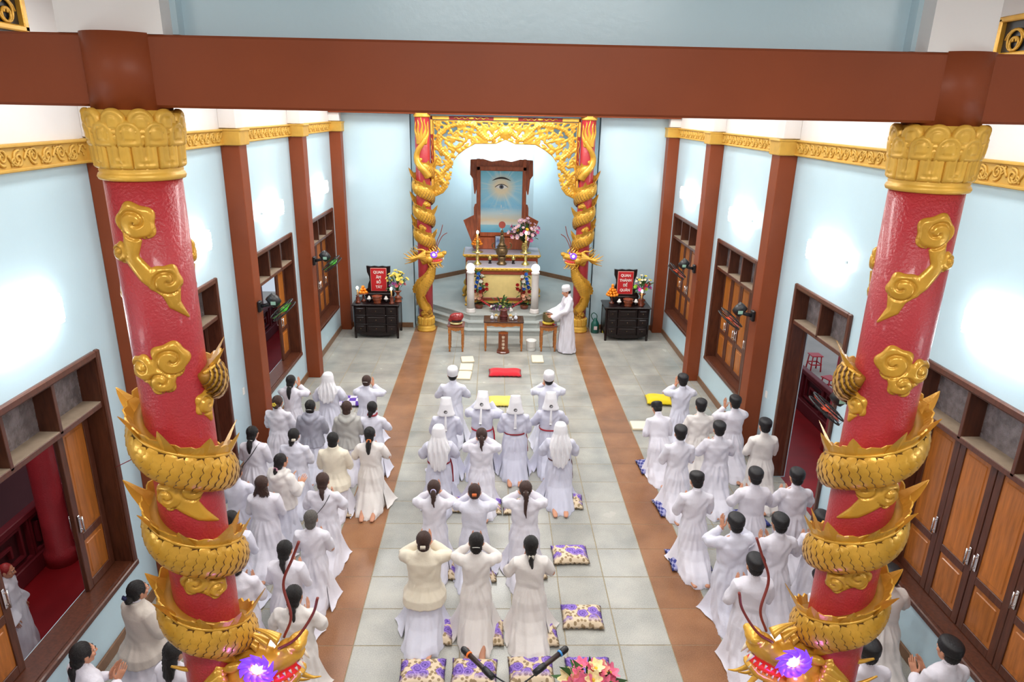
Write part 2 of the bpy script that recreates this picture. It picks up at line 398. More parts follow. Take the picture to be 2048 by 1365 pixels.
# back walls either side of the niche, niche walls, ceiling, wall behind the gallery
for s, nm in ((-1, 'back_left'), (1, 'back_right')):
    struct(MB().box((s*3.48, 18.23, 3.0), (2.12, .26, 6.0)).build('wall_'+nm, M_blue))
    struct(MB().bbox((s*3.36, 18.09, .07), (1.8, .024, .14), .006).build('baseboard_'+nm, M_skirt))
    m = MB(); P = [(2.42, 18.2), (2.42, 21.5), (1.02, 22.9), (1.02, 23.1), (2.6, 21.6), (2.6, 18.2)]
    m.prism([(s*a, b) for a, b in P], -.05, 5.75, 'z'); struct(m.build('wall_niche_'+('left' if s < 0 else 'right'), M_blue))
    m = MB(); P = [(2.42, 18.6), (2.42, 21.5), (1.02, 22.9), (1.0, 22.88), (2.396, 21.49), (2.396, 18.6)]
    m.prism([(s*a, b) for a, b in P], .48, .62, 'z'); struct(m.build('baseboard_niche', M_skirt))
struct(MB().box((0, 23.0, 2.9), (2.2, .2, 5.8)).build('wall_niche_back', M_blue))
struct(MB().box((0, 20.6, 5.82), (5.2, 5.2, .14)).build('ceiling_niche', M_ceil))
struct(MB().box((0, 7.5, 6.96), (9.4, 22.0, .12)).build('ceiling', M_ceil))
struct(MB().box((0, -3.2, 3.45), (9.4, .2, 7.0)).build('wall_front', M_white))
# beams
m = MB(); m.bbox((0, 3.78, 5.882), (8.72, .3, .335), .012)
struct(m.build('trim_3', M_brown))
m = MB(); m.bbox((0, 17.93, 5.83), (8.72, .34, .46), .012); struct(m.build('trim_4', M_brown))
struct(MB().box((0, 17.98, 6.48), (8.72, .2, .84)).build('wall_back_upper', M_white))
struct(MB().box((0, 3.86, 6.5), (3.76, .1, .9)).build('wall_beam_upper', M_blue))
for s in (-1, 1):
    m = MB(); m.box((-2.12 if s < 0 else 2.035, 3.78, 6.48), (.5 if s < 0 else .33, .3, .86)); struct(m.build('trim_5', M_white))
for xx in (-1.86, 1.865): struct(MB().box((xx, 3.78, 6.46), (.04, .08, .8)).build('trim_6', M_blue))
# altar platform: three chamfered steps of grey granite
m = struct(sempty('altar_platform'))
def octo(y0, fx, cut, z0, z1, nm):
    P = [(-fx, y0), (fx, y0), (fx+cut, y0+cut*.95), (fx+cut, 23.0), (-fx-cut, 23.0), (-fx-cut, y0+cut*.95)]
    q = MB().prism(P, z0, z1-.03, 'z'); n = MB(); P2 = [(-fx-.01, y0-.025), (fx+.01, y0-.025), (fx+cut+.02, y0+cut*.95-.02), (fx+cut+.02, 23.0), (-fx-cut-.02, 23.0), (-fx-cut-.02, y0+cut*.95-.02)]
    q.prism(P2, z1-.03, z1, 'z'); return q.build(nm, M_grs, m)
octo(17.42, .97, 1.4, 0, .16, 'step'); octo(17.6, .93, 1.44, .16, .32, 'step'); octo(17.78, .88, 1.49, .32, .48, 'step')

# ---------------------------------------------------------------- windows and doors in the side walls
def leaf(name, w, h, parent, loc, ang, sgn, s):
    st = .085; m = MB()
    for u in (st/2, w-st/2): m.bbox((0, sgn*u, h/2), (.042, st, h), .004)
    zs = [(0, .1), (h*.30, h*.30+.09), (h-.1, h)]
    for a, b in zs: m.bbox((0, sgn*w/2, (a+b)/2), (.042, w-2*st, b-a), .004)
    o = m.build(name, M_wood, parent, loc=loc); o.rotation_euler = (0, 0, ang)
    for (a, b, t) in ((.1, h*.30, .016), (h*.30+.09, h-.1, .02)):
        q = MB(); ww = w-2*st; q.box((0, 0, 0), (t, ww, b-a)); q.bbox((0, 0, 0), (t+.018, ww-.08, b-a-.1), .008); put('panel', q.mesh('panel', M_woodp), o, (0, sgn*w/2, (a+b)/2))
    hd = MB()
    for fx in (1, -1):
        hd.bbox((fx*.03, 0, 0), (.012, .03, .2), .004)
        for z in (-.06, .06): hd.tube([(fx*.03, 0, z), (fx*.065, 0, z)], .008, 6)
        hd.tube([(fx*.065, 0, -.09), (fx*.065, 0, .09)], .009, 8)
    put('handle', hd.mesh('handle', M_chrome), o, (0, sgn*(w-.05), h*.42))
    return o
def opening(s, name, idx, y0, y1, z0, z1, leaves, lights):
    r = struct(sempty('%s_%d' % (name, idx))); X = lambda d: s*(WALLX+d); zt = 2.72
    m = MB(); f = .075
    for ya, yb in ((y0-f, y0), (y1, y1+f)):
        m.bbox((X(-.015), (ya+yb)/2, (z0+z1)/2), (.05, f, z1-z0+2*f), .012)
        m.box((X(.115), ya+f if ya < y0 else ya, (z0+z1)/2), (.25, .02, z1-z0))
    m.bbox((X(-.015), (y0+y1)/2, z1+f/2), (.05, y1-y0, f), .012); m.box((X(.115), (y0+y1)/2, z1-.008), (.25, y1-y0, .016))
    if z0 > .1: m.bbox((X(-.02), (y0+y1)/2, z0-f/2), (.06, y1-y0+2*f, f), .012); m.box((X(.115), (y0+y1)/2, z0+.005), (.25, y1-y0, .02))
    m.build('frame', M_wood, r)
    m = MB(); m.bbox((X(.105), (y0+y1)/2, zt), (.23, y1-y0-.02, .06), .006); m.build('transom_bar', M_wood, r)
    MB().box((X(.095), (y0+y1)/2, zt+.033), (.2, y1-y0-.03, .006)).build('dusty_ledge', M_dust, r)
    n = lights; wl = (y1-y0)/n
    for i in range(1, n): MB().bbox((X(.1), y0+wl*i, (zt+z1)/2), (.22, .045, z1-zt), .004).build('mullion', M_wood, r)
    for i in range(n): MB().box((X(.19), y0+wl*(i+.5), (zt+.03+z1)/2), (.012, wl-.03, z1-zt-.04)).build('pane', M_glass, r)
    k = len(leaves); w = (y1-y0-.04)/k; h = zt-.03-z0-.03
    for i, a in enumerate(leaves):
        ya = y0+.02+w*i
        if i < k/2: leaf('leaf', w-.006, h, r, (X(.19), ya, z0+.02), -s*a, 1, s)
        else: leaf('leaf', w-.006, h, r, (X(.19), ya+w, z0+.02), s*a, -1, s)
    return r
kw = 0
LV = {(-1, 0): [0, 0, 0, 0], (-1, 1): [0, 2.9, 2.9, 0], (-1, 2): [2.9, 2.9], (-1, 3): [0, 2.9, 2.85, 0], (-1, 4): [0, 0, 0, 0],
      (1, 0): [0, 0, 0, 0], (1, 1): [0, 0, 0, 0], (1, 2): [2.9, 2.85], (1, 3): [0, 0, 0, 0], (1, 4): [0, 0, 0, 0]}
for s in (-1, 1):
    for i, (y0, y1, z0, z1) in enumerate(OPEN[s]):
        kw += 1; opening(s, 'window' if z0 > .1 else 'door', kw, y0, y1, z0, z1, LV[(s, i)], 2 if z0 < .1 else 3)
# verandas outside: red floor, maroon fretwork balustrade, red posts, pale yard beyond
M_vfl = mat('veranda_red_floor', srgb(140, 16, 24), .45, noise=.15, nscale=3)
M_bal = mat('maroon_balustrade', srgb(112, 26, 36), .5, noise=.1)
M_yard = mat('yard_paving', srgb(176, 168, 158), .7, noise=.12, nscale=1.5)
for s in (-1, 1):
    struct(MB().box((s*5.42, 8, -.16), (1.56, 24, .12)).build('floor_veranda', M_vfl))
    struct(MB().box((s*9.4, 10, -.9), (6.4, 30, .1)).build('floor_yard', M_yard))
    struct(MB().box((s*5.7, 8, 3.42), (2.2, 24, .12)).build('ceiling_veranda_blocker', M_ceil))  # unseen ceiling added to keep the veranda dark
    b = struct(sempty('balustrade_veranda'))
    MB().bbox((s*6.2, 8, .74), (.12, 24, .09), .01).build('top_rail', M_bal, b); MB().bbox((s*6.2, 8, .02), (.12, 24, .24), .01).build('plinth', M_bal, b)
    MB().box((s*6.23, 8, .42), (.03, 24, .56)).build('backing', mat('dark_maroon', srgb(70, 14, 20), .6), b)
    # meander unit
    q = MB(); W_ = .035
    def bar(y0, z0, y1, z1): q.box((0, (y0+y1)/2, (z0+z1)/2), (.05, abs(y1-y0)+W_, abs(z1-z0)+W_))
    for a in ((0,0,0,.5),(0,.5,.7,.5),(.7,.5,.7,.1),(.7,.1,.25,.1),(.25,.1,.25,.35),(.25,.35,.5,.35),(.5,.35,.5,.22),(0,0,.85,0),(.85,0,.85,.5),(.12,.38,.12,.12)): bar(*a)
    mu = q.mesh('meander', M_bal)
    for k in range(18): put('meander', mu, b, (s*6.19, 3.2+.9*k, .16))
    for y in (2.2, 5.9, 7.9, 11.2, 14.8, 18.4):
        m = MB(); m.lathe([(.2, -.1), (.2, .1), (.16, .14), (.16, 3.2), (.22, 3.26), (.22, 3.36)], 20, (s*6.0, y, 0)); struct(m.build('trim_7', M_red))
    stl = None
    for j, (dx, dy) in enumerate([(8.5, 17.3), (8.1, 15.6)] if s > 0 else []):
        t = thing('plastic_stool', ('farther', 'nearer')[j]+' red plastic stool in the yard seen through the right doorway', 'stool', (s*dx, dy, -.85), .3*j, 'red stools in the yard')
        if stl is None:
            sm = MB(); sm.bbox((0, 0, .44), (.32, .32, .03), .012); stl = [sm.mesh('seat', mat('red_plastic', srgb(190, 24, 40), .35))]
            lm = MB(); lm.tube([(0, 0, 0), (0, 0, .43)], [(.022, .022), (.017, .017)], 6); stl.append(lm.mesh('leg', MATS['red_plastic']))
            rm = MB(); rm.box((0, 0, 0), (.26, .015, .03)); stl.append(rm.mesh('rail', MATS['red_plastic']))
        put('seat', stl[0], t)
        for a in (-1, 1):
            for c in (-1, 1): put('leg', stl[1], t, (a*.14, c*.14, 0), (c*.06, -a*.06, 0))
            put('rail', stl[2], t, (0, a*.145, .2)); put('rail', stl[2], t, (a*.145, 0, .2), (0, 0, PI/2))
struct(MB().box((-7.6, 8, 1.2), (.2, 26, 4.6)).build('wall_veranda_left_blocker', mat('dark_maroon_wall', srgb(92, 40, 46), .7, noise=.2, nscale=1.5)))  # dark wall added to shut the bright yard out of the left openings
# gold pierced vent panels high on the side walls
for s in (-1, 1):
    t = sempty('trim_8', (0, .16 if s > 0 else 0, -.03 if s > 0 else 0)); struct(t)
    m = MB()
    for a, c, d in (((0, 6.15, 6.34), 0, (.06, .82, .05)), ((0, 6.15, 6.65), 0, (.06, .82, .05))): m.bbox((s*(WALLX-.03), 6.2, a[2]-.02), d, .01)
    for y in (5.82, 6.58): m.bbox((s*(WALLX-.03), y, 6.43), (.06, .06, .42), .01)
    m.build('frame', M_gold, t)
    MB().box((s*(WALLX-.004), 6.2, 6.43), (.008, .7, .36)).build('dark_backing', M_black, t)
    q = MB()
    for y in (6.0, 6.38):
        for sg in (1, -1): q.tube([(s*(WALLX-.025), y+sg*(.02+.1*k/22)*math.cos(k*.42), 6.43+(.02+.1*k/22)*math.sin(k*.42)) for k in range(23)], .012, 6)
    stuff(q.build('scroll', M_gold, t))
# wall lamps above the windows: batten, end caps, glowing tube
wl = None
for s in (-1, 1):
    for y, ds in ((16.4, 'farthest'), (12.75, 'second farthest'), (9.25, 'third farthest'), (5.75, 'nearest'), (2.0, 'out of view')):
        t = thing('wall_lamp', '%s white glowing batten lamp on the %s wall above the openings' % (ds, 'left' if s < 0 else 'right'), 'lamp', (s*WALLX, y, 3.92), 0, 'tube lamps on the side walls')
        if wl is None:
            a = MB(); a.bbox((0, 0, 0), (.05, 1.0, .06), .01); b_ = MB(); b_.bbox((0, 0, 0), (.08, 1.0, .27), .035); c_ = MB(); c_.bbox((0, 0, 0), (.075, .04, .21), .01)
            wl = (a.mesh('batten', M_plastic), b_.mesh('tube', mat('lamp_tube_glow', (1, 1, 1), .4, emit=7.5)), c_.mesh('end_cap', M_plastic))
        put('batten', wl[0], t, (-s*.025, 0, 0)); put('diffuser', wl[1], t, (-s*.085, 0, 0))
# ================================================================ DRAGON COLUMNS
CR = .187
def smin(*a): return np.minimum.reduce(a)
def circ(U, V, c): return np.hypot(U-c[0], V-c[1])-c[2]
def cap_sd(U, V, p, q, r0, r1):
    d = (q[0]-p[0], q[1]-p[1]); L2 = d[0]**2+d[1]**2; t = np.clip(((U-p[0])*d[0]+(V-p[1])*d[1])/L2, 0, 1)
    return np.hypot(U-p[0]-t*d[0], V-p[1]-t*d[1])-(r0+(r1-r0)*t)
def cloud(mb, spirals, tail, ang0, zc, mir=1, r=CR, th=.02, step=.0065, lob=True):
    """spirals: (u,z,r); tail: [(u,z,r)...]; wrapped on the column at angle ang0"""
    def sd(U, V):
        S = [U*0+9]
        for (a, b, q) in spirals:
            an = np.arctan2(V-b, U-a); S.append(np.hypot(U-a, V-b)-q*(1+(.09*np.cos(5*an+a*40) if lob else 0)))
        for p, q in zip(tail[:-1], tail[1:]): S.append(cap_sd(U, V, p, q, p[2], q[2]))
        return smin(*S)
    def hf(U, V, S):
        h = th*np.clip(-S/.022, 0, 1)**.6*.8+.006
        for (a, b, q) in spirals:
            d = np.hypot(U-a, V-b); an = np.arctan2(V-b, U-a)
            g = np.exp(-(((d/q*1.45-an/(2*PI)) % 1-.5)/.11)**2); h = h+np.where(d < q*.92, .014*(1-d/q)-.02*g, 0)
        return h
    us = [p[0]-p[2] for p in spirals+tail]+[p[0]+p[2] for p in spirals+tail]; zs = [p[1]-p[2] for p in spirals+tail]+[p[1]+p[2] for p in spirals+tail]
    def mp(U, V, H):
        a = ang0+U/r; return np.c_[(r+H-.003)*np.cos(a), (r+H-.003)*np.sin(a), V+zc]
    relief(sd, hf, (min(us)-.03, max(us)+.03, min(zs)-.03, max(zs)+.03), step, mp, mb)
def petal_mesh(mats, w, h, r, flare, lobes=0, mir=1):
    m = MB()
    def sd(U, V):
        s = np.maximum(np.abs(U)-w/2, -V); k = V-(h-w/2); s = np.where(k > 0, np.hypot(U, k)-w/2, s); return s
    def hf(U, V, S):
        g = .02*np.clip(-S/.02, 0, 1)**.5+.02*np.clip(V/h, 0, 1)*flare
        if lobes: g = g-.012*np.exp(-((S+.028)/.007)**2)-.012*np.exp(-((S+.055)/.006)**2)-.008*np.exp(-(np.abs(U)/.006)**2)*(V < h*.6)
        else: g = g-.011*np.exp(-((S+.03)/.006)**2)
        return g+.004
    def mp(U, V, H): a = -PI/2+U/r; return np.c_[(r+H)*np.cos(a), (r+H)*np.sin(a), V]
    relief(sd, hf, (-w/2-.02, w/2+.02, -.02, h+.03), .0085, mp, m); return m.mesh('petal', mats)
PET = None
def helix_pt(th, z, rr): return np.array([rr*math.cos(th), rr*math.sin(th), z])
def body_frames(path):
    P = np.array([helix_pt(t, z, CR+.02) for t, z, *_ in path]); T = np.gradient(P, axis=0); T /= np.linalg.norm(T, axis=1, keepdims=True)
    N = np.array([[math.cos(t), math.sin(t), 0] for t, *_ in path]); N -= T*(T*N).sum(1, keepdims=True); N /= np.linalg.norm(N, axis=1, keepdims=True)
    B = np.cross(N, T); B *= np.where(B[:, 2:3] < 0, -1, 1)
    return P, T, N, B
M_groove = mat('groove_shade_gold', srgb(92, 58, 16), 0.5, metal=0.1)  # shade in the carved outlines, painted as a dark rim around each scale
def dragon_body(root, path, mir, spikes=True):
    """path: list of (theta, z, a, b)"""
    P, T, N, B = body_frames(path); A = np.array([p[2] for p in path]); Bb = np.array([p[3] for p in path]); K = len(path)
    L = np.r_[0, np.cumsum(np.linalg.norm(np.diff(P, axis=0), axis=1))]
    m = MB(); n = 18; ph = np.arange(n)*2*PI/n; R = []
    for k in range(K): R.append(P[k]+np.outer(np.cos(ph)*Bb[k], N[k])+np.outer(np.sin(ph)*A[k], B[k]))
    m.loft(R); m.build('dragon_body', M_goldd, root, mir)
    def at(s, f, off=0.0):
        k = min(max(np.searchsorted(L, s)-1, 0), K-2); t = min(max((s-L[k])/(L[k+1]-L[k]), 0), 1)
        ip = lambda q: q[k]*(1-t)+q[k+1]*t
        p, nn, bb, tt, a, b = ip(P), ip(N), ip(B), ip(T), ip(A), ip(Bb)
        nv = nn*math.cos(f)/max(b, .01)+bb*math.sin(f)/max(a, .01); nv /= np.linalg.norm(nv)
        return p+nn*math.cos(f)*b+bb*math.sin(f)*a+nv*off, nv, tt, np.cross(nv, tt)
    # overlapping scales
    sc = MB(); s0 = .04; row = 0
    while s0 < L[-1]-.1:
        k = np.searchsorted(L, s0)-1; a = A[k]
        if a > .04:
            q = a/.155
            for j in range(-4, 4):
                f = (j+(.5 if row % 2 else 0))*.42-.12
                if f < -1.5 or f > .82: continue
                c, nv, tt, w = at(s0, f); tt = -tt; w = -w; ln, wd = .084*q+.008, .041*q+.006
                pts = [c+nv*.02*q, c-tt*ln*.55+nv*.001]; rim = []
                for g in (-1, -.65, -.25, .25, .65, 1):
                    e = math.sqrt(max(0, 1-(g*.95)**2)); p_ = c+w*g*wd+tt*(ln*(e*.85-.2)); pts.append(p_+nv*(.011*q*(.35+.65*e))); rim.append(p_+w*g*.0075*q+tt*e*.009*q-nv*.004*q)
                sc.add(pts, [(0, 1, 2)]+[(0, i, i+1) for i in range(2, 7)]+[(0, 7, 1)], True)
                sc.add(pts[2:]+rim, [(i+1, i, i+6, i+7) for i in range(5)], False, 1)
        s0 += .058*max(.5, a/.155); row += 1
    stuff(sc.build('scales', [M_gold, M_groove], root, mir))
    # ridge cord and fin
    rd = MB(); ks = range(0, K, 1); rd.tube([at(L[k], 1.02, .004)[0] for k in ks], .012, 6)
    rd.build('ridge_cord', M_gold, root, mir)
    fn = MB(); top = []; bot = []; kk = np.arange(.03, L[-1]-.05, .022)
    for i, s in enumerate(kk):
        p, nv, tt, w = at(s, 1.22); k = np.searchsorted(L, s)-1; q = A[k]/.155
        up = B[k]*.9+N[k]*.45; hgt = (.075+.014*math.sin(i*2.1)+.018*abs(math.sin(i*.29)))*q
        bot.append((p-up*.02, p-up*.02+N[k]*.028*q)); top.append((p+up*hgt-N[k]*.004, p+up*hgt+N[k]*.006))
    n_ = len(kk); V = []
    for i in range(n_): V += [bot[i][0], bot[i][1], top[i][1], top[i][0]]
    F = []
    for i in range(n_-1):
        for c in range(4): d = (c+1) % 4; F.append((4*i+c, 4*i+d, 4*i+4+d, 4*i+4+c))
    fn.add(V, F); fn.build('fin', M_gold, root, mir)
    if spikes:
        s = .08; i = 0
        while s < L[-1]-.15:
            p, nv, tt, w = at(s, 1.2); k = np.searchsorted(L, s)-1; q = A[k]/.155
            if q > .35:
                up = B[k]*.85+N[k]*.55; up /= np.linalg.norm(up); Hh = (.19 if i % 3 else .25)*q*1.25; sp = MB(); rings = []
                for t in (0, .3, .6, .85, 1):
                    c = p-up*.02+up*Hh*t-tt*.05*t*t*q; ww = .1*q*(1-t)**.8+.003; d = .02*(1-t)+.002
                    rings.append(np.array([c-tt*ww, c-N[k]*d, c+tt*ww, c+N[k]*d]))
                sp.loft(rings, False); sp.build('fin_spike', M_gold, root, mir)
            s += .25*max(.6, q); i += 1
    return at, L
def cone_path(mb, pts, r0, r1, n=6, mi=0): P = bez(pts, 5); return mb.tube(P, np.linspace(r0, r1, len(P)), n, True, mi)
HEADM = None
M_glow = mat('white_led', (1, 1, 1), .3, emit=9, ecol=(.8, .9, 1)); M_purple = mat('purple_led_glow', srgb(96, 50, 235), .4, emit=.8, ecol=(.2, .05, 1))
M_mouth = mat('glowing_mouth_lacquer', srgb(200, 24, 28), .3, emit=.25, ecol=(1, .05, .05)); M_tooth = mat('ivory', srgb(230, 214, 190), .4); M_whisk = mat('red_brown_whisker', srgb(128, 48, 42), .45)  # the mouth is no lamp; a faint red glow is added to its colour
def dragon_head(root, loc, rz, mir, wires):
    """snout along +x"""
    global HEADM
    if HEADM is None:
        m = MB()
        m.ell((-.03, 0, .02), (.15, .115, .11)); m.tube([(.02, 0, .01), (.12, 0, .0), (.22, 0, .005), (.27, 0, .02)], [(.10, .085), (.085, .062), (.07, .05), (.06, .045)], 14)
        m.ell((.28, 0, .055), (.05, .062, .045)); m.ell((.21, 0, .055), (.06, .05, .03))
        for s in (-1, 1):
            m.ell((.06, s*.082, .09), (.075, .03, .028)); m.ell((-.03, s*.10, .105), (.05, .025, .025)); m.ell((-.02, s*.095, -.045), (.075, .05, .06))
            m.ell((.3, s*.045, .06), (.03, .025, .025)); m.ell((-.11, s*.085, -.02), (.06, .05, .07))
        m.tube([(-.06, 0, -.10), (.06, 0, -.135), (.17, 0, -.13), (.23, 0, -.1)], [(.09, .045), (.08, .035), (.062, .028), (.04, .022)], 12)
        m.tube([(-.08, 0, -.02), (-.2, 0, -.06)], [(.11, .12), (.1, .12)], 12)
        skull = vox(m, .009, 2, 'skull'); skull.materials.append(M_gold)
        mo = MB(); mo.ell((.1, 0, -.085), (.13, .062, .03)); mo.ell((.17, 0, -.078), (.07, .04, .022)); mouth = mo.mesh('mouth', M_mouth)
        th = MB()
        for s in (-1, 1):
            for k in range(6):
                x = .06+k*.033; w = .068-.006*k
                th.tube([(x, s*w, -.055), (x, s*w, -.078)], [.008, .002], 5); th.tube([(x, s*(w-.006), -.112), (x, s*(w-.006), -.09)], [.008, .002], 5)
            th.tube([(.255, s*.035, -.03), (.262, s*.036, -.085)], [.014, .002], 6)
        teeth = th.mesh('teeth', M_tooth)
        ey = MB(); ey.ell((0, 0, 0), (.03, .02, .03), 12, 8); eye = ey.mesh('eye', M_glow)
        er = MB()
        for k in range(10):
            a = 2*PI*k/10; er.tube([(.032*math.cos(a), -.002, .032*math.sin(a)), (.055*math.cos(a+.35), -.012, .055*math.sin(a+.35)), (.078*math.cos(a+.8), -.004, .07*math.sin(a+.8))], [.014, .012, .002], 5)
        ering = er.mesh('eye_flame', M_purple)
        mn = MB(); cone_path(mn, [(0, 0, 0), (-.1, 0, .012), (-.2, 0, -.004), (-.3, 0, .03)], .028, .004, 7); mane = mn.mesh('mane_lock', M_gold)
        bd = MB(); cone_path(bd, [(0, 0, 0), (.02, 0, -.05), (.045, 0, -.085), (.085, 0, -.1)], .018, .003, 6); beard = bd.mesh('beard_spike', M_gold)
        hn = MB(); cone_path(hn, [(0, 0, 0), (-.08, 0, .06), (-.17, 0, .07), (-.24, 0, .13)], .03, .006, 8); horn = hn.mesh('horn', M_gold)
        cr = MB()
        for k in range(5): cone_path(cr, [(.2-.06*k, 0, .09), (.17-.06*k, 0, .13), (.12-.06*k, 0, .17+.01*k)], .025, .003, 6)
        crest = cr.mesh('crest', M_gold)
        HEADM = [skull, mouth, teeth, eye, ering, mane, beard, horn, crest]
    skull, mouth, teeth, eye, ering, mane, beard, horn, crest = HEADM
    def pl(nm, me, l=(0,0,0), r=(0,0,0), sc=(1,1,1), par=None):
        o = put(nm, me, par or hd, l, r, sc); return o
    near = abs(loc[0]) > .2; hd = put('dragon_head', skull, root, loc, (0, -.42 if near else -.08, rz)); S = 1.3
    hd.scale = (S*1, S, S)
    pl('mouth', mouth); pl('teeth', teeth); pl('crest', crest, (0, 0, -.02), (0, 0, 0), (1, 1.6, 1.35))
    for s in (-1, 1):
        pl('eye', eye, (.085, s*.098, .05))
        if not near or s == -mir: pl('eye_flame', ering, (.085, s*.1, .05), (0, 0, 0 if s < 0 else PI), (1.35, 1.2, 1.35) if near else (1, 1, 1))
        pl('horn', horn, (-.07, s*.06, .1), (0, 0, -s*.2))
        for k in range(9):
            a = -1.2+k*.3; q = .85+.3*((k*37) % 5)/5
            pl('mane_lock', mane, (-.08, s*(.07+.05*math.cos(a)), .02+.12*math.sin(a)), (0, -a*.55, -s*(.12+.28*math.cos(a))), (q*1.45, 1.25, 1.25))
        for k in range(4): pl('beard_spike', beard, (.16-.07*k, s*(.035+.008*k), -.135+.0*k), (s*.25, 0, 0))
    w = MB()
    for pts in wires:
        if near: pts = [pts[0]]+[(pts[0][0]+(p[0]-pts[0][0])*.91+(p[2]-pts[0][2])*.41, p[1], pts[0][2]-(p[0]-pts[0][0])*.41+(p[2]-pts[0][2])*.91) for p in pts[1:]]
        w.tube(bez(pts, 8), .0075, 6)
    w.build('whisker', M_whisk, hd)
def column(x, y, mir, kind, label, group=None):
    global PET
    root = thing('dragon_column', label, 'column', (x, y, 0), 0, group)
    lo = .40
    top = 5.38 if kind == 'near' else 5.58
    MB().lathe([(CR, lo-.02), (CR, 1.5), (CR, 3), (CR, 4.5), (CR, top+.02)], 48).build('shaft', M_red, root)
    MB().lathe([(.25, 0), (.25, .05), (.23, .07), (.242, .1), (.22, .13), (.21, .17), (.212, .36), (.205, lo), (.18, lo)], 40).build('base', M_goldcap, root)
    if PET is None: PET = (petal_mesh(M_goldcap, .113, .2, .196, .4, 1), petal_mesh(M_goldcap, .118, .13, .205, .5, 0), petal_mesh(M_goldcap, .1, .2, .21, .1, 1))
    for k in range(13): put('base_petal', PET[2], root, (0, 0, .18), (0, 0, 2*PI*k/13))
    if kind == 'near':
        MB().lathe([(.185, 5.36), (.204, 5.365), (.21, 5.38), (.204, 5.395), (.196, 5.4), (.2, 5.41), (.196, 5.42), (.2, 5.55), (.206, 5.7), (.1, 5.71)], 48).build('capital', M_goldcap, root)
        for k in range(11): put('petal', PET[0], root, (0, 0, 5.42), (0, 0, 2*PI*k/11))
        for k in range(11): put('petal', PET[1], root, (0, 0, 5.525), (0, 0, 2*PI*(k+.5)/11))
        for k in range(11): put('petal', PET[1], root, (0, 0, 5.58), (0, 0, 2*PI*k/11))
        MB().lathe([(.187, 5.7), (.187, 6.055)], 40).build('neck', M_brown, root)
    else:
        MB().lathe([(.18, 5.53), (.208, 5.535), (.214, 5.56), (.205, 5.585), (.203, 5.62), (.214, 5.64), (.21, 5.665), (.1, 5.67)], 40).build('capital', M_goldcap, root)
    # the dragon
    path = []; pitch = .605; AA = .09 if kind == 'near' else .12
    zf = 3.79 if kind == 'near' else 3.74
    zat = lambda th: zf-pitch*(th-1.5*PI)/(2*PI)
    th0 = -.12*PI if kind == 'near' else -.9*PI; th1 = 1.5*PI+2*2*PI+.9*PI
    for th in np.linspace(th0, th1, 150):
        t = min(1, (th-th0)/(.6 if kind == 'near' else 2.6)); a = .012+AA*1.12*t**.8; path.append((th, zat(th), a, .025+.05*t**.8))
    dragon_body(root, path, mir)
    # neck sweeping down from the head and the lower body
    nk = bez([(-.15, 1.9, .12), (-.55, 1.72, .13), (-1.05, 1.5, .15), (-1.75, 1.28, .155), (-2.2, 1.05, .15), (-1.95, .82, .13), (-1.45, .66, .10), (-.9, .52, .06)], 8)
    dragon_body(root, [(p[0], p[1], p[2], p[2]*.62) for p in nk], mir, False)
    if kind == 'near':
        for sp, tl in (([(-.07, 5.16, .10), (-.175, 5.0, .055), (.035, 4.85, .085)], [(-.09, 5.1, .05), (-.12, 4.98, .04), (-.05, 4.88, .045), (.05, 4.8, .055), (.06, 4.72, .035), (.13, 4.63, .006)]),
                       ([(-.155, 4.36, .08), (0.0, 4.41, .1), (-.06, 4.29, .078)], [(-.15, 4.36, .05), (-.03, 4.36, .06)]),
                       ([(.165, 4.1, .075)], [(.165, 4.08, .05), (.2, 3.98, .012)]),
                       ([(-.13, 3.56, .085), (.01, 3.6, .08)], [(-.1, 3.56, .05), (-.02, 3.5, .06), (.04, 3.42, .04), (.14, 3.33, .006)]),
                       ([(.0, 3.69, .06)], [(.0, 3.69, .03), (.04, 3.7, .03)]),
                       ([(-.05, 2.96, .085), (.07, 2.88, .07)], [(-.02, 2.94, .05), (.06, 2.88, .05)]),
                       ([(.04, 2.42, .085)], [(.04, 2.4, .06), (.1, 2.3, .03), (.16, 2.2, .012)]),
                       ([(.36, 4.95, .08), (.42, 4.75, .07)], [(.36, 4.95, .05), (.42, 4.75, .05), (.46, 4.6, .012)]),
                       ([(-.42, 4.75, .08)], [(-.42, 4.72, .06), (-.38, 4.58, .012)])):
            zc = 0; m = MB(); cloud(m, sp, tl, math.radians(-63.7), zc); m.build('cloud', M_gold, root, mir)
    else:
        # tail: curling body end with flame plumes spreading upward over the shaft front
        m = MB(); Pt = []
        for i, t in enumerate(np.linspace(0, 1, 26)):
            u = .15*math.sin(t*5.2+2.0)*(1-.3*t); z = 4.1+.95*t; a = -PI/2+u/CR; rr = CR+.03; Pt.append((rr*math.cos(a), rr*math.sin(a), z))
        m.tube(Pt, np.linspace(.105, .05, 26), 10); m.build('tail', M_gold, root, mir)
        for k, (u0, u1) in enumerate(((-.1, -.19), (-.05, -.1), (0, 0), (.05, .09), (.1, .18))):
            fm = MB(); tl = []
            for t in np.linspace(0, 1, 9): tl.append((u0+(u1-u0)*min(1, t*1.5)+.02*math.sin(t*9+k), 4.93+t*(.62-.05*abs(k-2)), .05*(1-t)**.8+.005))
            cloud(fm, [], tl, -PI/2, 0, th=.03, step=.012, lob=False); fm.build('tail_flame', M_gold, root, mir)
        for u, z, q in ((-.12, 4.55, .06), (.1, 4.3, .06), (.08, 3.42, .08), (-.06, 2.82, .08), (.1, .5, .08), (-.08, .5, .07), (0, .44, .09)):
            fm = MB(); cloud(fm, [(u, z, q), (u+.08, z-.03, q*.7)], [(u, z, q*.5), (u+.06, z-.06, q*.3)], -PI/2, 0, step=.013); fm.build('cloud', M_gold, root, mir)
        fm = MB()
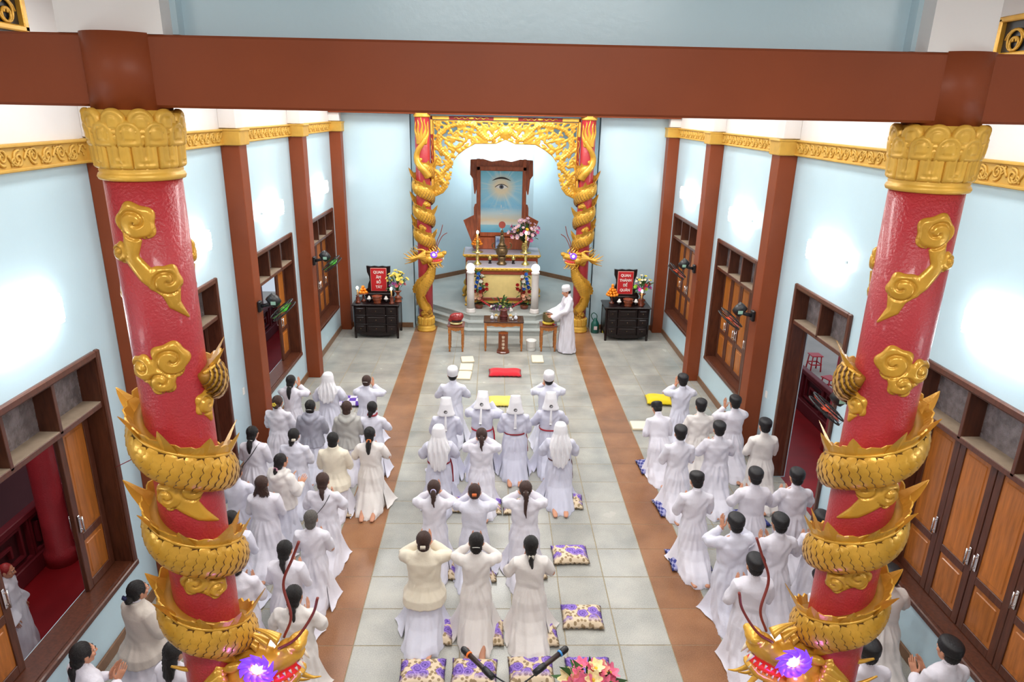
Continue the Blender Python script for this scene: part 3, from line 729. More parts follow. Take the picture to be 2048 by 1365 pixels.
        for k in range(4): fm.ell((-.06+.04*k, -.245, .52-.01*abs(k-1.5)), (.018, .03, .035))
        fm.ell((0, -.225, .57), (.07, .04, .045)); fm.build('claw', M_gold, root, mir)
    if kind == 'near':
        l = bpy.data.lights.new('eye_led', 'POINT'); l.energy = 1.6; l.color = (.35, .1, 1); l.shadow_soft_size = .03
        lo_ = bpy.data.objects.new('eye_led', l); C.objects.link(lo_); lo_.location = (x+mir*.36, y-.26, 2.2)
    hy = -.03 if kind == 'near' else -.14
    wires = [[(.2, .04, .08), (.24, .06, .2), (.2, .1, .36), (.26, .1, .52), (.3, .1, .62)], [(.2, -.04, .08), (.3, -.05, .16), (.38, -.02, .28), (.42, -.04, .4)]] if kind == 'near' else \
        [[(.12, .03, .1), (.16, .03, .3), (.24, .03, .45), (.3, .02, .62)], [(.12, -.03, .1), (.19, -.03, .26), (.28, -.02, .4), (.38, -.02, .46)]]
    if mir > 0: dragon_head(root, (.27 if kind == 'near' else .16, hy, 2.17 if kind == 'near' else 2.06), -.05, mir, wires)
    else: dragon_head(root, (-.27 if kind == 'near' else -.16, hy, 2.17 if kind == 'near' else 2.06), PI+.05, mir, [[(a, -b, c) for a, b, c in w] for w in wires])
    return root
column(-2.11, 3.72, 1, 'near', 'nearest left red column wrapped by a golden dragon, lit purple eye')
column(2.10, 3.77, -1, 'near', 'nearest right red column wrapped by a golden dragon, lit purple eye')
column(-2.08, 17.9, 1, 'back', 'far red column with golden dragon left of the altar niche')
column(2.08, 17.95, -1, 'back', 'far red column with golden dragon right of the altar niche')
# ================================================================ GILT ARCH SCREEN BETWEEN THE FAR COLUMNS
t = thing('arch_screen', 'gilt openwork arch screen hanging between the two far columns', 'screen', (0, 17.92, 0))
AX = [(0, 5.02), (-.24, 4.92), (-.76, 4.91), (-1.0, 4.78), (-1.2, 4.63), (-1.31, 4.48), (-1.37, 4.07), (-1.45, 3.84), (-1.58, 3.68), (-1.84, 3.56)]
AXa = np.array(AX)
SZ = AXa[::-1]
def arch_low(U):
    return np.interp(-np.abs(U), SZ[:, 0], SZ[:, 1])
def seg_sd(U, V, pts, r):
    out = U*0+9
    for i in range(len(pts)-1):
        rr = r if np.isscalar(r) else None
        out = np.minimum(out, cap_sd(U, V, pts[i], pts[i+1], rr if rr else r[i], rr if rr else r[i+1]))
    return out
bodyc = bez([(-.12, 5.2), (-.4, 5.02), (-.62, 5.16), (-.75, 5.34), (-1.05, 5.38), (-1.45, 5.3), (-1.66, 5.05), (-1.6, 4.72), (-1.42, 4.55), (-1.5, 4.3), (-1.66, 4.1), (-1.55, 3.9), (-1.68, 3.7)], 5)
headc = bez([(-1.45, 5.06), (-1.25, 5.02), (-1.05, 4.96), (-1.2, 4.82), (-1.38, 4.84), (-1.5, 4.95)], 4)
curls = []
r9 = random.Random(11)
for (cx, cz, q, tw) in ((-.3, 5.33, .1, 1), (-.52, 5.32, .07, -1), (-.95, 5.12, .1, 1), (-.55, 5.0, .07, -1), (-1.15, 5.3, .06, 1), (-1.7, 5.38, .08, 1), (-1.74, 4.85, .07, -1), (-1.4, 4.42, .06, 1),
                       (-1.72, 4.45, .08, 1), (-1.5, 4.12, .07, -1), (-1.74, 4.1, .06, -1), (-1.56, 3.78, .07, 1), (-1.76, 3.84, .06, 1), (-1.25, 5.13, .07, -1), (-.82, 5.0, .06, 1), (-1.52, 4.72, .05, 1), (-1.6, 5.2, .05, -1)):
    curls.append([(cx+(.02+q*k/16)*math.cos(tw*k*.5), cz+(.02+q*k/16)*math.sin(tw*k*.5)) for k in range(17)])
def screen_sd(U, V):
    A = -np.abs(U)
    inside = np.maximum.reduce([np.abs(U)-1.82, V-5.47, arch_low(U)-V])
    s = np.maximum(inside, -(inside+.035))                     # border band
    s = smin(s, seg_sd(A, V, bodyc, .05), seg_sd(A, V, headc, .035), np.hypot(U, V-5.2)-.17)
    for c in curls: s = np.minimum(s, seg_sd(A, V, c, .021))
    w = np.sin(A*17+2.2*np.sin(V*9+A*3))*np.sin(V*19+2.0*np.sin(A*8-V*4))+.55*np.sin(A*37+V*23+1.7*np.sin(V*21))
    w2 = np.sin(A*31+1.8*np.sin(V*17+A*5))*np.sin(V*34+1.6*np.sin(A*15))
    s = np.minimum(s, (-.12-w)*.03); s = np.minimum(s, (.35-w2)*.012)
    return np.maximum(s, inside)
def screen_h(U, V, S):
    A = -np.abs(U); h = .02*np.clip(-S/.03, 0, 1)**.6
    return h+.018*np.clip(-seg_sd(A, V, bodyc, .07)/.05, 0, 1)**.7*(1+.5*np.sin(A*75)*np.sin(V*75))+.03*np.clip(-(np.hypot(U, V-5.2)-.15)/.1, 0, 1)
m = MB(); relief(screen_sd, screen_h, (-1.83, 1.83, 3.5, 5.49), .0145, lambda U, V, H: np.c_[U, -H, V], m, -.03)
stuff(m.build('openwork', M_gold, t))
M_redl = mat('red_lacquer', srgb(140, 28, 30), .35)
m = MB()
m.bbox((0, 0, 5.525), (3.74, .07, .09), .01); [m.bbox((s*1.85, 0, 4.57), (.06, .07, 1.96), .01) for s in (-1, 1)]; m.build('frame', M_redl, t)
for x, w in ((0, .62), (-1.62, .42), (1.62, .42)): MB().bbox((x, -.035, 5.525), (w, .03, .085), .01).build('gilt_plate', M_goldcap, t)
for s in (-1, 1): MB().bbox((s*1.85, -.035, 5.3), (.062, .03, .36), .01).build('gilt_plate', M_goldcap, t); MB().bbox((s*1.85, -.035, 3.85), (.062, .03, .4), .01).build('gilt_plate', M_goldcap, t)
m = MB()
for s in (-1, 1):
    for q in (-1, 1): m.tube([(s*.86+q*(.04+.03*k), -.045, 5.525+.022*math.sin(k*1.25)) for k in range(14)], .011, 5)
    m.ell((s*.86, -.045, 5.525), (.07, .02, .03))
    for q in (0, 1): m.tube([(s*1.85+.018*math.sin(k*1.3), -.045, 4.1+.055*k+q*.5) for k in range(9)], .01, 5)
stuff(m.build('gilt_scroll', M_gold, t))

# ================================================================ ALTARS
M_mah = mat('mahogany_altar', srgb(140, 58, 36), .35, noise=.2, nscale=5, stretch=(1, 1, 4), coat=.2)
M_atop = mat('grey_altar_top', srgb(176, 172, 186), .3, noise=.05)
def altar(nm, label, y0, y1, hw, z0, zt, gold_bump, panels):
    t = thing(nm, label, 'altar', (-.03, (y0+y1)/2, z0)); H = zt-z0; D = y1-y0
    MB().bbox((0, 0, H-.015), (2*hw-.06, D-.04, .04), .01).build('top', M_atop, t)
    m = MB(); m.bbox((0, 0, H-.05), (2*hw, D, .06), .02); m.bbox((0, 0, H-.095), (2*hw-.08, D-.06, .04), .012)
    for k in range(gold_bump): m.ell((-hw+.06+(2*hw-.12)*k/(gold_bump-1), -D/2, H-.055), (.045, .025, .03), 8, 6)
    m.build('gold_edge', M_goldcap, t)
    MB().bbox((0, .03, H/2), (2*hw-.2, D-.12, H-.2), .01).build('body', M_mah, t)
    fw = hw-.1
    for x in (-fw+.03, -fw*.62, fw*.62, fw-.03): MB().bbox((x, -D/2+.06, H/2+.02), (.085, .06, H-.24), .01).build('stile', M_mah, t)
    for z in (H-.17, .2): MB().bbox((0, -D/2+.06, z), (2*fw, .058, .09), .01).build('rail', M_mah, t)
    if panels:
        MB().bbox((0, -D/2+.075, H/2), (fw*1.18, .03, H-.4), .008).build('panel', M_cream, t)
        for s in (-1, 1): MB().bbox((s*fw*.81, -D/2+.075, H/2), (fw*.3, .03, H-.4), .008).build('panel', M_cream, t)
    m = MB(); m.prism([(-fw, .17), (-fw, .1)]+[(fw*a, .07+.05*math.cos(a*5)**2) for a in np.linspace(-.9, .9, 15)]+[(fw, .1), (fw, .17)], -D/2+.05, -D/2+.09, 'y'); m.build('apron', M_goldband, t)
    for sx in (-1, 1):
        for sy in (-1, 1):
            m = MB(); m.tube(bez([(sx*(fw-.02), sy*(D/2-.08), .3), (sx*(fw+.06), sy*(D/2-.03), .18), (sx*(fw+.02), sy*(D/2-.06), .07), (sx*(fw+.07), sy*(D/2-.03), .02)], 5), np.linspace(.07, .04, 16), 8)
            m.ell((sx*(fw+.07), sy*(D/2-.03), .035), (.05, .05, .035), 10, 7); m.build('foot', M_goldcap, t)
    return t
altar('offering_altar', 'lower front altar with gold edge and cream front panels', 18.62, 19.5, 1.02, .48, 1.6, 16, True)
altar('rear_altar', 'higher rear altar table with gold edge carrying the framed eye', 19.66, 20.75, 1.14, .48, 1.76, 20, False)

# framed painting of the eye
M_sky = bpy.data.materials.new('painted_sky'); nt, b = nodes(M_sky); L = nt.links
tc = nt.nodes.new('ShaderNodeTexCoord'); sx = nt.nodes.new('ShaderNodeSeparateXYZ'); L.new(tc.outputs['Object'], sx.inputs[0])
def mth(op, a, b_=None, c_=None):
    n = nt.nodes.new('ShaderNodeMath'); n.operation = op
    for i, q in enumerate((a, b_, c_)):
        if q is None: continue
        if isinstance(q, (int, float)): n.inputs[i].default_value = q
        else: L.new(q, n.inputs[i])
    return n.outputs[0]
dx = sx.outputs[0]; dz = mth('SUBTRACT', sx.outputs[2], 1.33); rad = mth('SQRT', mth('ADD', mth('MULTIPLY', dx, dx), mth('MULTIPLY', dz, dz)))
ang = mth('ARCTAN2', dx, dz)
cmb = nt.nodes.new('ShaderNodeCombineXYZ'); L.new(mth('SINE', ang), cmb.inputs[0]); L.new(mth('COSINE', ang), cmb.inputs[1])
rn = nt.nodes.new('ShaderNodeTexNoise'); rn.inputs['Scale'].default_value = 7; rn.inputs['Detail'].default_value = 3; L.new(cmb.outputs[0], rn.inputs['Vector'])
mp = nt.nodes.new('ShaderNodeMapping'); mp.inputs['Scale'].default_value = (1.4, 1, 6); L.new(tc.outputs['Object'], mp.inputs['Vector'])
cn = nt.nodes.new('ShaderNodeTexNoise'); cn.inputs['Scale'].default_value = 2.2; cn.inputs['Detail'].default_value = 5; L.new(mp.outputs[0], cn.inputs['Vector'])
def ramp(sock, st):
    r = nt.nodes.new('ShaderNodeValToRGB'); e = r.color_ramp.elements
    for i, (p, c) in enumerate(st):
        q = e[i] if i < 2 else e.new(p)
        q.position = p; q.color = (*c, 1)
    L.new(sock, r.inputs[0]); return r.outputs[0]
def mixc(f, a, b_):
    n = nt.nodes.new('ShaderNodeMix'); n.data_type = 'RGBA'
    L.new(f, n.inputs[0]) if not isinstance(f, float) else setattr(n.inputs[0], 'default_value', f)
    for k, q in ((6, a), (7, b_)):
        if isinstance(q, tuple): n.inputs[k].default_value = (*q, 1)
        else: L.new(q, n.inputs[k])
    return n.outputs[2]
base = ramp(mth('DIVIDE', sx.outputs[2], 1.8), [(0, srgb(100, 185, 222)), (.125, srgb(150, 212, 232)), (.13, srgb(235, 240, 232)), (.2, srgb(242, 226, 192)), (.32, srgb(206, 234, 242)), (.42, srgb(140, 212, 248)), (.75, srgb(166, 226, 248)), (1, srgb(120, 204, 230))])
cl = nt.nodes.new('ShaderNodeMapRange'); cl.inputs[1].default_value = .52; cl.inputs[2].default_value = .7; L.new(cn.outputs['Fac'], cl.inputs[0])
msk = ramp(mth('DIVIDE', sx.outputs[2], 1.8), [(0, (0,0,0)), (.14, (.25,.25,.25)), (.3, (.8,.8,.8)), (.42, (.7,.7,.7)), (.5, (0,0,0))])
base = mixc(mth('MULTIPLY', cl.outputs[0], msk), base, srgb(214, 232, 238))
ray = nt.nodes.new('ShaderNodeMapRange'); ray.inputs[1].default_value = .5; ray.inputs[2].default_value = .66; L.new(rn.outputs['Fac'], ray.inputs[0])
fall = nt.nodes.new('ShaderNodeMapRange'); fall.inputs[1].default_value = .85; fall.inputs[2].default_value = .25; L.new(rad, fall.inputs[0])
base = mixc(mth('MULTIPLY', mth('MULTIPLY', ray.outputs[0], fall.outputs[0]), .8), base, srgb(216, 240, 246))
h1 = nt.nodes.new('ShaderNodeMapRange'); h1.inputs[1].default_value = .44; h1.inputs[2].default_value = .17; L.new(rad, h1.inputs[0])
base = mixc(h1.outputs[0], base, srgb(242, 230, 200)); L.new(base, b.inputs['Base Color']); b.inputs['Roughness'].default_value = .14
t = thing('framed_eye_painting', 'tall carved wooden frame holding a painting of a single eye in a blue sky', 'painting', (-.06, 20.42, 1.76))
F = lambda x, z: (x+.06, z-1.76)
poly = [(-.96, 4.36), (-.6, 4.38), (-.34, 4.31), (-.06, 4.36), (.22, 4.31), (.48, 4.38), (.84, 4.36), (.86, 3.93), (.78, 3.82), (.74, 3.4), (.71, 3.36), (.66, 3.56), (.66, 3.1), (.72, 3.08), (.75, 2.98), (.75, 2.76), (1.06, 2.6), (.82, 1.98), (.78, 1.78), (-.9, 1.78), (-.94, 1.98), (-1.18, 2.6), (-.87, 2.76), (-.87, 2.98), (-.84, 3.08), (-.78, 3.1), (-.78, 3.56), (-.83, 3.36), (-.86, 3.4), (-.9, 3.82), (-.98, 3.93)]
MB().prism([F(*p) for p in poly], .06, .12, 'y').build('carved_back', M_woodf, t)
m = MB()
for x in (-.73, .61): m.bbox((x+.06, .02, 1.43), (.12, .1, 2.4), .02)
for z in (4.12, 2.2): m.bbox((0, .02, z-1.76), (1.46, .1, .13), .02)
m.build('inner_frame', M_woodf, t)
for s in (-1, 1):                                               # sloping bevels of the flared head
    m = MB(); m.add([(s*.79-.0, -.02, 2.44), (s*.91, .06, 2.6), (s*.92, .06, 2.17), (s*.79, -.02, 2.1)], [(0,1,2,3) if s > 0 else (3,2,1,0)]); m.build('bevel', M_woodf, t)
m = MB(); m.bbox((0, -.02, .18), (1.62, .1, .36), .02); m.build('lower_panel', M_woodf, t)
pic = MB().box((0, .0, 0.9), (1.24, .03, 1.8)); pm = pic.mesh('painting', M_sky); po = put('painting', pm, t, (0, .02, .5))
def flat(nm, poly, y, mm, loc=(0, 0, 0)): return MB().prism(poly, y-.002, y, 'y').build(nm, mm, t, loc=loc)
eyeo = thing  # noqa
U_ = np.linspace(-1, 1, 15)
flat('eye_white', [(.175*u, 1.83+.078*(1-u*u)) for u in U_]+[(.175*u, 1.83-.05*(1-u*u)) for u in U_[::-1]], -.004, M_eye)
flat('upper_lid', [(.2*u-.0, 1.825+.1*(1-u*u)**.9) for u in U_]+[(.175*u, 1.83+.074*(1-u*u)) for u in U_[::-1]], -.006, M_iris)
flat('iris', [(.064*math.cos(a), 1.842+.06*math.sin(a)) for a in np.linspace(0, 2*PI, 20)[:-1]], -.008, mat('grey_iris', srgb(92, 100, 116), .3))
flat('pupil', [(.03*math.cos(a), 1.842+.03*math.sin(a)) for a in np.linspace(0, 2*PI, 16)[:-1]], -.010, M_iris)
flat('eyebrow', [(.27*u, 2.02+.105*(1-u*u)) for u in U_]+[(.27*u, 2.01+.062*(1-u*u)) for u in U_[::-1]], -.004, M_iris)
flat('crescent', [(.05*math.cos(a), 1.09+.03*math.sin(a)) for a in np.linspace(PI, 2*PI, 12)]+[(.05*math.cos(a), 1.09+.016*math.sin(a)) for a in np.linspace(2*PI, PI, 12)], -.004, M_eye)
flat('star', [(.0, 1.33), (-.012, 1.29), (0, 1.2), (.012, 1.29)], -.004, M_eye)

# ---------------------------------------------------------------- small makers
M_glowc = mat('candle_bulb_glow', (1, .9, .7), .4, emit=14, ecol=(1, .86, .6))
M_globe = mat('globe_lamp_glow', (1, 1, 1), .3, emit=5.5)
M_pill = mat('white_pillar_stone', srgb(214, 208, 204), .4, noise=.04)
M_orange = mat('orange_peel', srgb(240, 140, 24), .4, bump=.15, bscale=90, rand=.1)
M_porc = mat('blue_white_porcelain', srgb(214, 216, 232), .18, noise=.35, nscale=22, coat=.4)
M_turn = mat('turned_reddish_wood', srgb(112, 52, 32), .28, noise=.25, nscale=8, coat=.3)
M_leather = mat('carved_bowl_wood', srgb(128, 62, 36), .25, noise=.2, nscale=10, coat=.4)
for s, x in ((-1, -.88), (1, .86)):
    t = thing('pillar_lamp', 'white pillar with a glowing globe lamp on the %s front corner of the platform' % ('left' if s < 0 else 'right'), 'lamp', (x, 17.98, .48), 0, 'globe pillar lamps')
    MB().lathe([(.135, 0), (.135, .05), (.12, .07), (.125, .1), (.108, .13)], 28).build('base', M_pill, t)
    MB().lathe([(.105, .13), (.1, .55), (.096, 1.06), (.1, 1.08), (.112, 1.1), (.112, 1.14), (.07, 1.16)], 28).build('shaft', M_pill, t)
    MB().ell((0, 0, 1.25), (.112, .112, .112), 24, 16).build('globe', M_globe, t)
def candlestick(x, y, z, label, grp, h=.5, bulb=True):
    t = thing('candlestick', label, 'candlestick', (x, y, z), 0, grp)
    k = h/.6
    MB().lathe([(.09, 0), (.09, .02), (.06, .05), (.03, .1), (.04, .15), (.022, .2), (.03, .25), (.12, .27), (.125, .285), (.03, .3), (.028, .36), (.045, .4), (.022, .45), (.035, .5), (.03, .54)], 18).build('stand', M_brass, t)
    MB().lathe([(.018, .54), (.018, .68)], 10).build('candle', mat('candle_wax', srgb(238, 190, 120), .5), t)
    MB().ell((0, 0, .715), (.028, .028, .04), 12, 8).build('bulb', M_glowc, t); t.scale = (k, k, k)
candlestick(-.72, 18.98, 1.6, 'tall brass candlestick with lit bulb left on the lower altar', 'altar candlesticks', .76)
candlestick(.63, 18.98, 1.6, 'tall brass candlestick with lit bulb right on the lower altar', 'altar candlesticks', .76)
def fruit_stand(x, y, z, label, n=4, r=.036, sc=1.0):
    t = thing('fruit_stand', label, 'fruit', (x, y, z), 0, 'stands of stacked oranges', sc)
    MB().lathe([(.07, 0), (.07, .02), (.035, .05), (.02, .09), (.035, .13), (.02, .16), (.05, .19), (.14, .205), (.145, .22), (.03, .215)], 20).build('pedestal', M_turn, t)
    mm = MB().ell((0, 0, 0), (r, r, r*.92), 12, 8).mesh('orange', M_orange); zz = .24
    for lay in range(n):
        q = n-lay; rr = r*(q-1)*1.02/1.25
        cnt = max(1, int(2*PI*rr/(2*r))) if q > 1 else 1
        for i in range(cnt): a = 2*PI*i/cnt+lay*.5; put('orange', mm, t, (rr*math.cos(a), rr*math.sin(a), zz), (a, lay, 0))
        zz += r*1.55
    return t
fruit_stand(-.76, 19.95, 1.76, 'orange pyramid on a stand at the left end of the rear altar', 5, .04)
# flowers
def petal_flower(m, r, n=7, cup=.5, layers=1, mi=0, ci=None):
    for l in range(layers):
        q = r*(1-.28*l)
        for k in range(n):
            a = 2*PI*(k+.5*l)/n; c, s_ = math.cos(a), math.sin(a); w = q*.5; cz = q*cup*(1+.6*l)
            P = [(0, 0, 0), (.55*q, -w*.8, cz*.6), (q, -w*.25, cz), (q, w*.25, cz), (.55*q, w*.8, cz*.6), (.55*q, 0, cz*.35)]
            m.add([(x*c-y*s_, x*s_+y*c, z) for x, y, z in P], [(0, 1, 5), (1, 2, 3, 5), (5, 3, 4), (0, 5, 4)], False, mi)
    m.ell((0, 0, r*.12), (r*.22, r*.22, r*.2), 7, 5, True, mi if ci is None else ci)
    return m
FL = {}
def fl_mesh(kind, c):
    k = (kind, c)
    if k in FL: return FL[k]
    mm = flower_mat('petal_%d_%d_%d' % c, c); y = flower_mat('petal_centre', (232, 190, 60)); m = MB()
    if kind == 'lily': petal_flower(m, .062, 6, .75, 1, 0, 1)
    elif kind == 'rose': petal_flower(m, .045, 7, .9, 3)
    elif kind == 'mum': petal_flower(m, .05, 11, .45, 3)
    elif kind == 'orchid': petal_flower(m, .035, 5, .35, 1, 0, 1)
    FL[k] = m.mesh('flower', [mm, y]); return FL[k]
lf = MB(); lf.add([(0,0,0),(.035,-.018,.012),(.08,-.02,.02),(.13,0,0),(.08,.02,.02),(.035,.018,.012),(.07,0,.004)], [(0,1,6),(1,2,6),(2,3,6),(3,4,6),(4,5,6),(5,0,6)]); LEAF = lf.mesh('leaf', M_green)
sp_ = MB()
for k in range(7): sp_.tube([(0, 0, 0), (.01*k-.03, .006*k-.02, .18+.02*(k % 3))], [.004, .002], 4); sp_.ell((.01*k-.03, .006*k-.02, .19+.02*(k % 3)), (.013, .013, .03), 6, 5)
def stem_to(m, a, b): m.tube([a, (a[0]*.5+b[0]*.5, a[1]*.5+b[1]*.5, (a[2]+b[2])/2+.03), b], .004, 4)
def orient(d): return Vector(d).to_track_quat('Z', 'Y').to_euler()
def bouquet(nm, label, loc, R, items, leaves, seed, vase=None, zc=.0, zs=1.0, cat='flowers', front=None, sc=1.0, grp=None):
    """items: list of (kind,colour,count,rmin,rmax,up)"""
    q = random.Random(seed); t = thing(nm, label, cat, loc, 0, grp, sc)
    if vase: vase(t)
    st = MB()
    for kind, c, n, r0, r1, up in items:
        for i in range(n):
            a = q.uniform(0, 2*PI) if not front else q.uniform(PI*1.02, PI*1.98); el = q.uniform(*up); rr = R*q.uniform(r0, r1)
            d = (math.cos(a)*math.cos(el), math.sin(a)*math.cos(el), math.sin(el)*zs); p = (d[0]*rr, d[1]*rr, zc+d[2]*rr)
            put('flower', fl_mesh(kind, c), t, p, orient((d[0], d[1]-.5, d[2]+.35)), q.uniform(.8, 1.2)); stem_to(st, (0, 0, zc*.6), p)
    for i in range(leaves):
        a = q.uniform(0, 2*PI); el = q.uniform(-.3, 1.3); rr = R*q.uniform(.25, .75)
        d = (math.cos(a)*math.cos(el), math.sin(a)*math.cos(el), math.sin(el)*zs)
        o = put('leaf', LEAF, t, (d[0]*rr, d[1]*rr, zc+d[2]*rr), Vector(d).to_track_quat('X', 'Z').to_euler(), q.uniform(.8, 1.7))
    stuff(st.build('stems', M_green, t)); return t
def vase_fn(prof, mm): return lambda t: MB().lathe(prof, 20).build('vase', mm, t)
bouquet('altar_bouquet', 'large bouquet of pale pink lilies and yellow chrysanthemums on the rear altar', (.62, 19.9, 1.76), .47,
        [('lily', (226, 190, 206), 46, .55, 1.05, (-.1, 1.35)), ('lily', (188, 70, 130), 18, .6, .95, (-.2, .5)), ('mum', (248, 206, 60), 4, .5, .8, (.3, 1.1)), ('rose', (216, 40, 140), 3, .6, .75, (.0, .5)), ('rose', (130, 190, 90), 2, .5, .7, (.1, .5))], 50, 3,
        vase_fn([(.06, 0), (.08, .02), (.05, .06), (.07, .14), (.09, .2), (.05, .27), (.07, .3)], M_brass), .52, 1.05)
# bronze urn with a finial in the centre of the lower altar, cups, little framed picture, lamp on a stand
t = thing('incense_urn', 'tall ornate bronze incense urn in the middle of the lower altar', 'urn', (-.04, 18.98, 1.6))
MB().lathe([(.13, 0), (.14, .03), (.12, .06), (.09, .09), (.1, .15), (.115, .2), (.1, .24)], 20, fold=lambda a, k: .03*math.cos(6*a)).build('base', M_bronze, t)
MB().lathe([(.08, .24), (.14, .3), (.165, .38), (.15, .46), (.12, .49), (.16, .52), (.1, .53)], 20, fold=lambda a, k: .04*math.cos(8*a)).build('bowl', M_bronze, t)
for s in (-1, 1): MB().tube(bez([(s*.14, 0, .42), (s*.24, 0, .47), (s*.27, 0, .56), (s*.22, 0, .62)], 5), .018, 8).build('handle', M_bronze, t)
MB().lathe([(.11, .53), (.1, .58), (.06, .63), (.07, .68), (.045, .76), (.055, .82), (.03, .86)], 18).build('lid', M_bronze, t)
m = MB(); m.ell((0, 0, .9), (.05, .07, .05)); m.ell((0, -.05, .96), (.035, .04, .035)); m.tube([(0, .04, .93), (0, .08, 1.0)], [.02, .008], 6); m.build('lion_finial', M_bronze, t)
for s in (-1, 1):
    t = thing('offering_cup', 'small brass-rimmed cup on a dark stand, %s of the bronze urn' % ('left' if s < 0 else 'right'), 'cup', (-.04+s*.33, 19.1, 1.6), 0, 'cups on the lower altar')
    MB().lathe([(.05, 0), (.045, .02), (.03, .05), (.04, .09), (.055, .1)], 16).build('stand', M_cab, t)
    MB().lathe([(.035, .1), (.06, .13), (.055, .18), (.04, .2), (.02, .23), (.012, .26)], 16).build('cup', M_brass, t)
t = thing('small_blue_picture', 'small framed blue picture standing below the eye painting', 'picture', (-.12, 20.2, 1.78))
MB().bbox((0, 0, .22), (.24, .03, .44), .01).build('frame', M_wood, t); MB().box((0, -.017, .22), (.19, .004, .38)).build('print', mat('blue_print', srgb(70, 120, 200), .4, noise=.6, nscale=5, col2=srgb(190, 210, 235)), t)
t = thing('lantern_lamp', 'glass lantern with red sun disc on a stem before the painting', 'lamp', (-.03, 20.0, 1.76))
MB().lathe([(.07, 0), (.06, .03), (.02, .06), (.02, .2), (.06, .22)], 16).build('stand', M_bronze, t)
MB().lathe([(.06, .22), (.075, .24), (.08, .38), (.06, .44), (.03, .48)], 16).build('glass', mat('clear_glass', srgb(210, 214, 214), .08, noise=.2, nscale=20, metal=.4), t)
MB().ell((0, 0, .52), (.03, .03, .03), 10, 7).build('bulb', M_glowc, t)
MB().tube([(0, 0, .54), (0, 0, .7)], .006, 6).build('stem', M_brass, t)
MB().tube([(0, -.02, .8), (0, .02, .8)], .1, 24, False).build('disc', mat('red_disc', srgb(176, 84, 72), .35), t)
# garlands flanking the lower altar front, and a low arrangement between them
def garland(x, s, seed):
    q = random.Random(seed); t = thing('flower_garland', 'tall blue, white and red flower arrangement %s the lower altar front' % ('left on' if s < 0 else 'right on'), 'flowers', (x, 18.42, .48), 0, 'garlands before the altar')
    seq = [((60, 120, 200), .98, -.02), ((236, 232, 222), .92, .07), ((50, 110, 200), .86, -.04), ((238, 234, 224), .78, .05), ((60, 120, 205), .74, -.06), ((238, 230, 214), .66, .04), ((50, 100, 190), .62, -.1), ((70, 130, 210), .58, .03),
           ((170, 40, 44), .5, -.12), ((172, 44, 44), .48, .02), ((160, 36, 40), .52, .13), ((240, 196, 160), .4, -.06), ((240, 190, 160), .38, .05), ((238, 206, 180), .32, -.12), ((236, 190, 160), .3, .01), ((176, 40, 40), .68, .2), ((176, 50, 44), .56, .2)]
    for c, z, dx in seq:
        put('flower', fl_mesh('rose', c), t, (-s*dx, -.08+q.uniform(-.03, .03), z), orient((q.uniform(-.3, .3), -1, .6)), 1.25)
    for i in range(46):
        z = q.uniform(.1, 1.1); w = .17*(1.15-z*.75); put('leaf', LEAF, t, (q.uniform(-w, w), q.uniform(-.06, .04), z), (q.uniform(-.5, .5), q.uniform(-1.2, .6), q.uniform(0, 6.28)), q.uniform(1, 1.9))
    m = MB()
    for k in range(8): m.ell((-s*(.02+.05*k), -.1-.01*k, .28-.03*k), (.05, .025, .022), 8, 6)
    m.build('red_ribbon', flower_mat('red_ribbon', (170, 34, 36)), t)
    MB().lathe([(.1, 0), (.12, .08), (.1, .1)], 14).build('pot', M_turn, t)
garland(-.66, -1, 5); garland(.6, 1, 6)
bouquet('orchid_arrangement', 'low arrangement of purple and white orchids on the platform before the altar', (-.02, 18.1, .5), .36,
        [('orchid', (96, 44, 110), 40, .4, 1.0, (-.05, .5)), ('orchid', (230, 226, 230), 14, .6, 1.0, (-.1, .25)), ('orchid', (150, 160, 90), 12, .2, .6, (.4, 1.3))], 40, 9, None, .1, .9)

# ---------------------------------------------------------------- tables before the steps
def turned_leg(h, w=.032):
    m = MB(); m.bbox((0, 0, h-.08), (w*2, w*2, .16), .004)
    m.lathe([(w*.5, 0), (w*.8, .02), (w*.55, .05), (w*.8, .08), (w*.9, .13), (w*.6, .15), (w*.95, .18), (w*1.0, h*.5), (w*.8, h-.24), (w*1.05, h-.22), (w*.7, h-.2), (w, h-.16)], 14); return m
def table(nm, label, x, y, w, d, h, mtop, rz=0):
    t = thing(nm, label, 'table', (x, y, 0), rz)
    MB().bbox((0, 0, h-.015), (w, d, .03), .008).build('tabletop', mtop, t)
    lm = turned_leg(h-.03).mesh('leg', M_table)
    for sx in (-1, 1):
        for sy in (-1, 1): put('leg', lm, t, (sx*(w/2-.05), sy*(d/2-.05), 0))
    for sy in (-1, 1):
        u = np.linspace(-1, 1, 21); a = w/2-.07; P = [(-a, h-.03), (a, h-.03)]+[(a*q, h-.11-.035*(1-abs(q))**.8-.008*math.cos(q*14)) for q in u[::-1]]
        MB().prism(P, sy*(d/2-.05)-.012, sy*(d/2-.05)+.012, 'y').build('apron', M_table, t)
    for sx in (-1, 1): MB().box((sx*(w/2-.05), 0, h-.07), (.024, d-.14, .08)).build('side_rail', M_table, t)
    return t
table('offering_table', 'honey wood side table with dark top in front of the platform steps', 0, 16.42, 1.0, .56, .78, M_tabtop)
table('left_stool_table', 'small turned-leg stand carrying the red wooden fish drum', -1.18, 16.28, .42, .42, .68, M_turn)
table('right_stool_table', 'small turned-leg stand carrying the bronze bell bowl beside the standing man', 1.12, 16.36, .44, .42, .68, M_turn)
t = thing('wooden_fish_drum', 'red lacquered wooden fish drum on the left stand', 'drum', (-1.18, 16.28, .72))
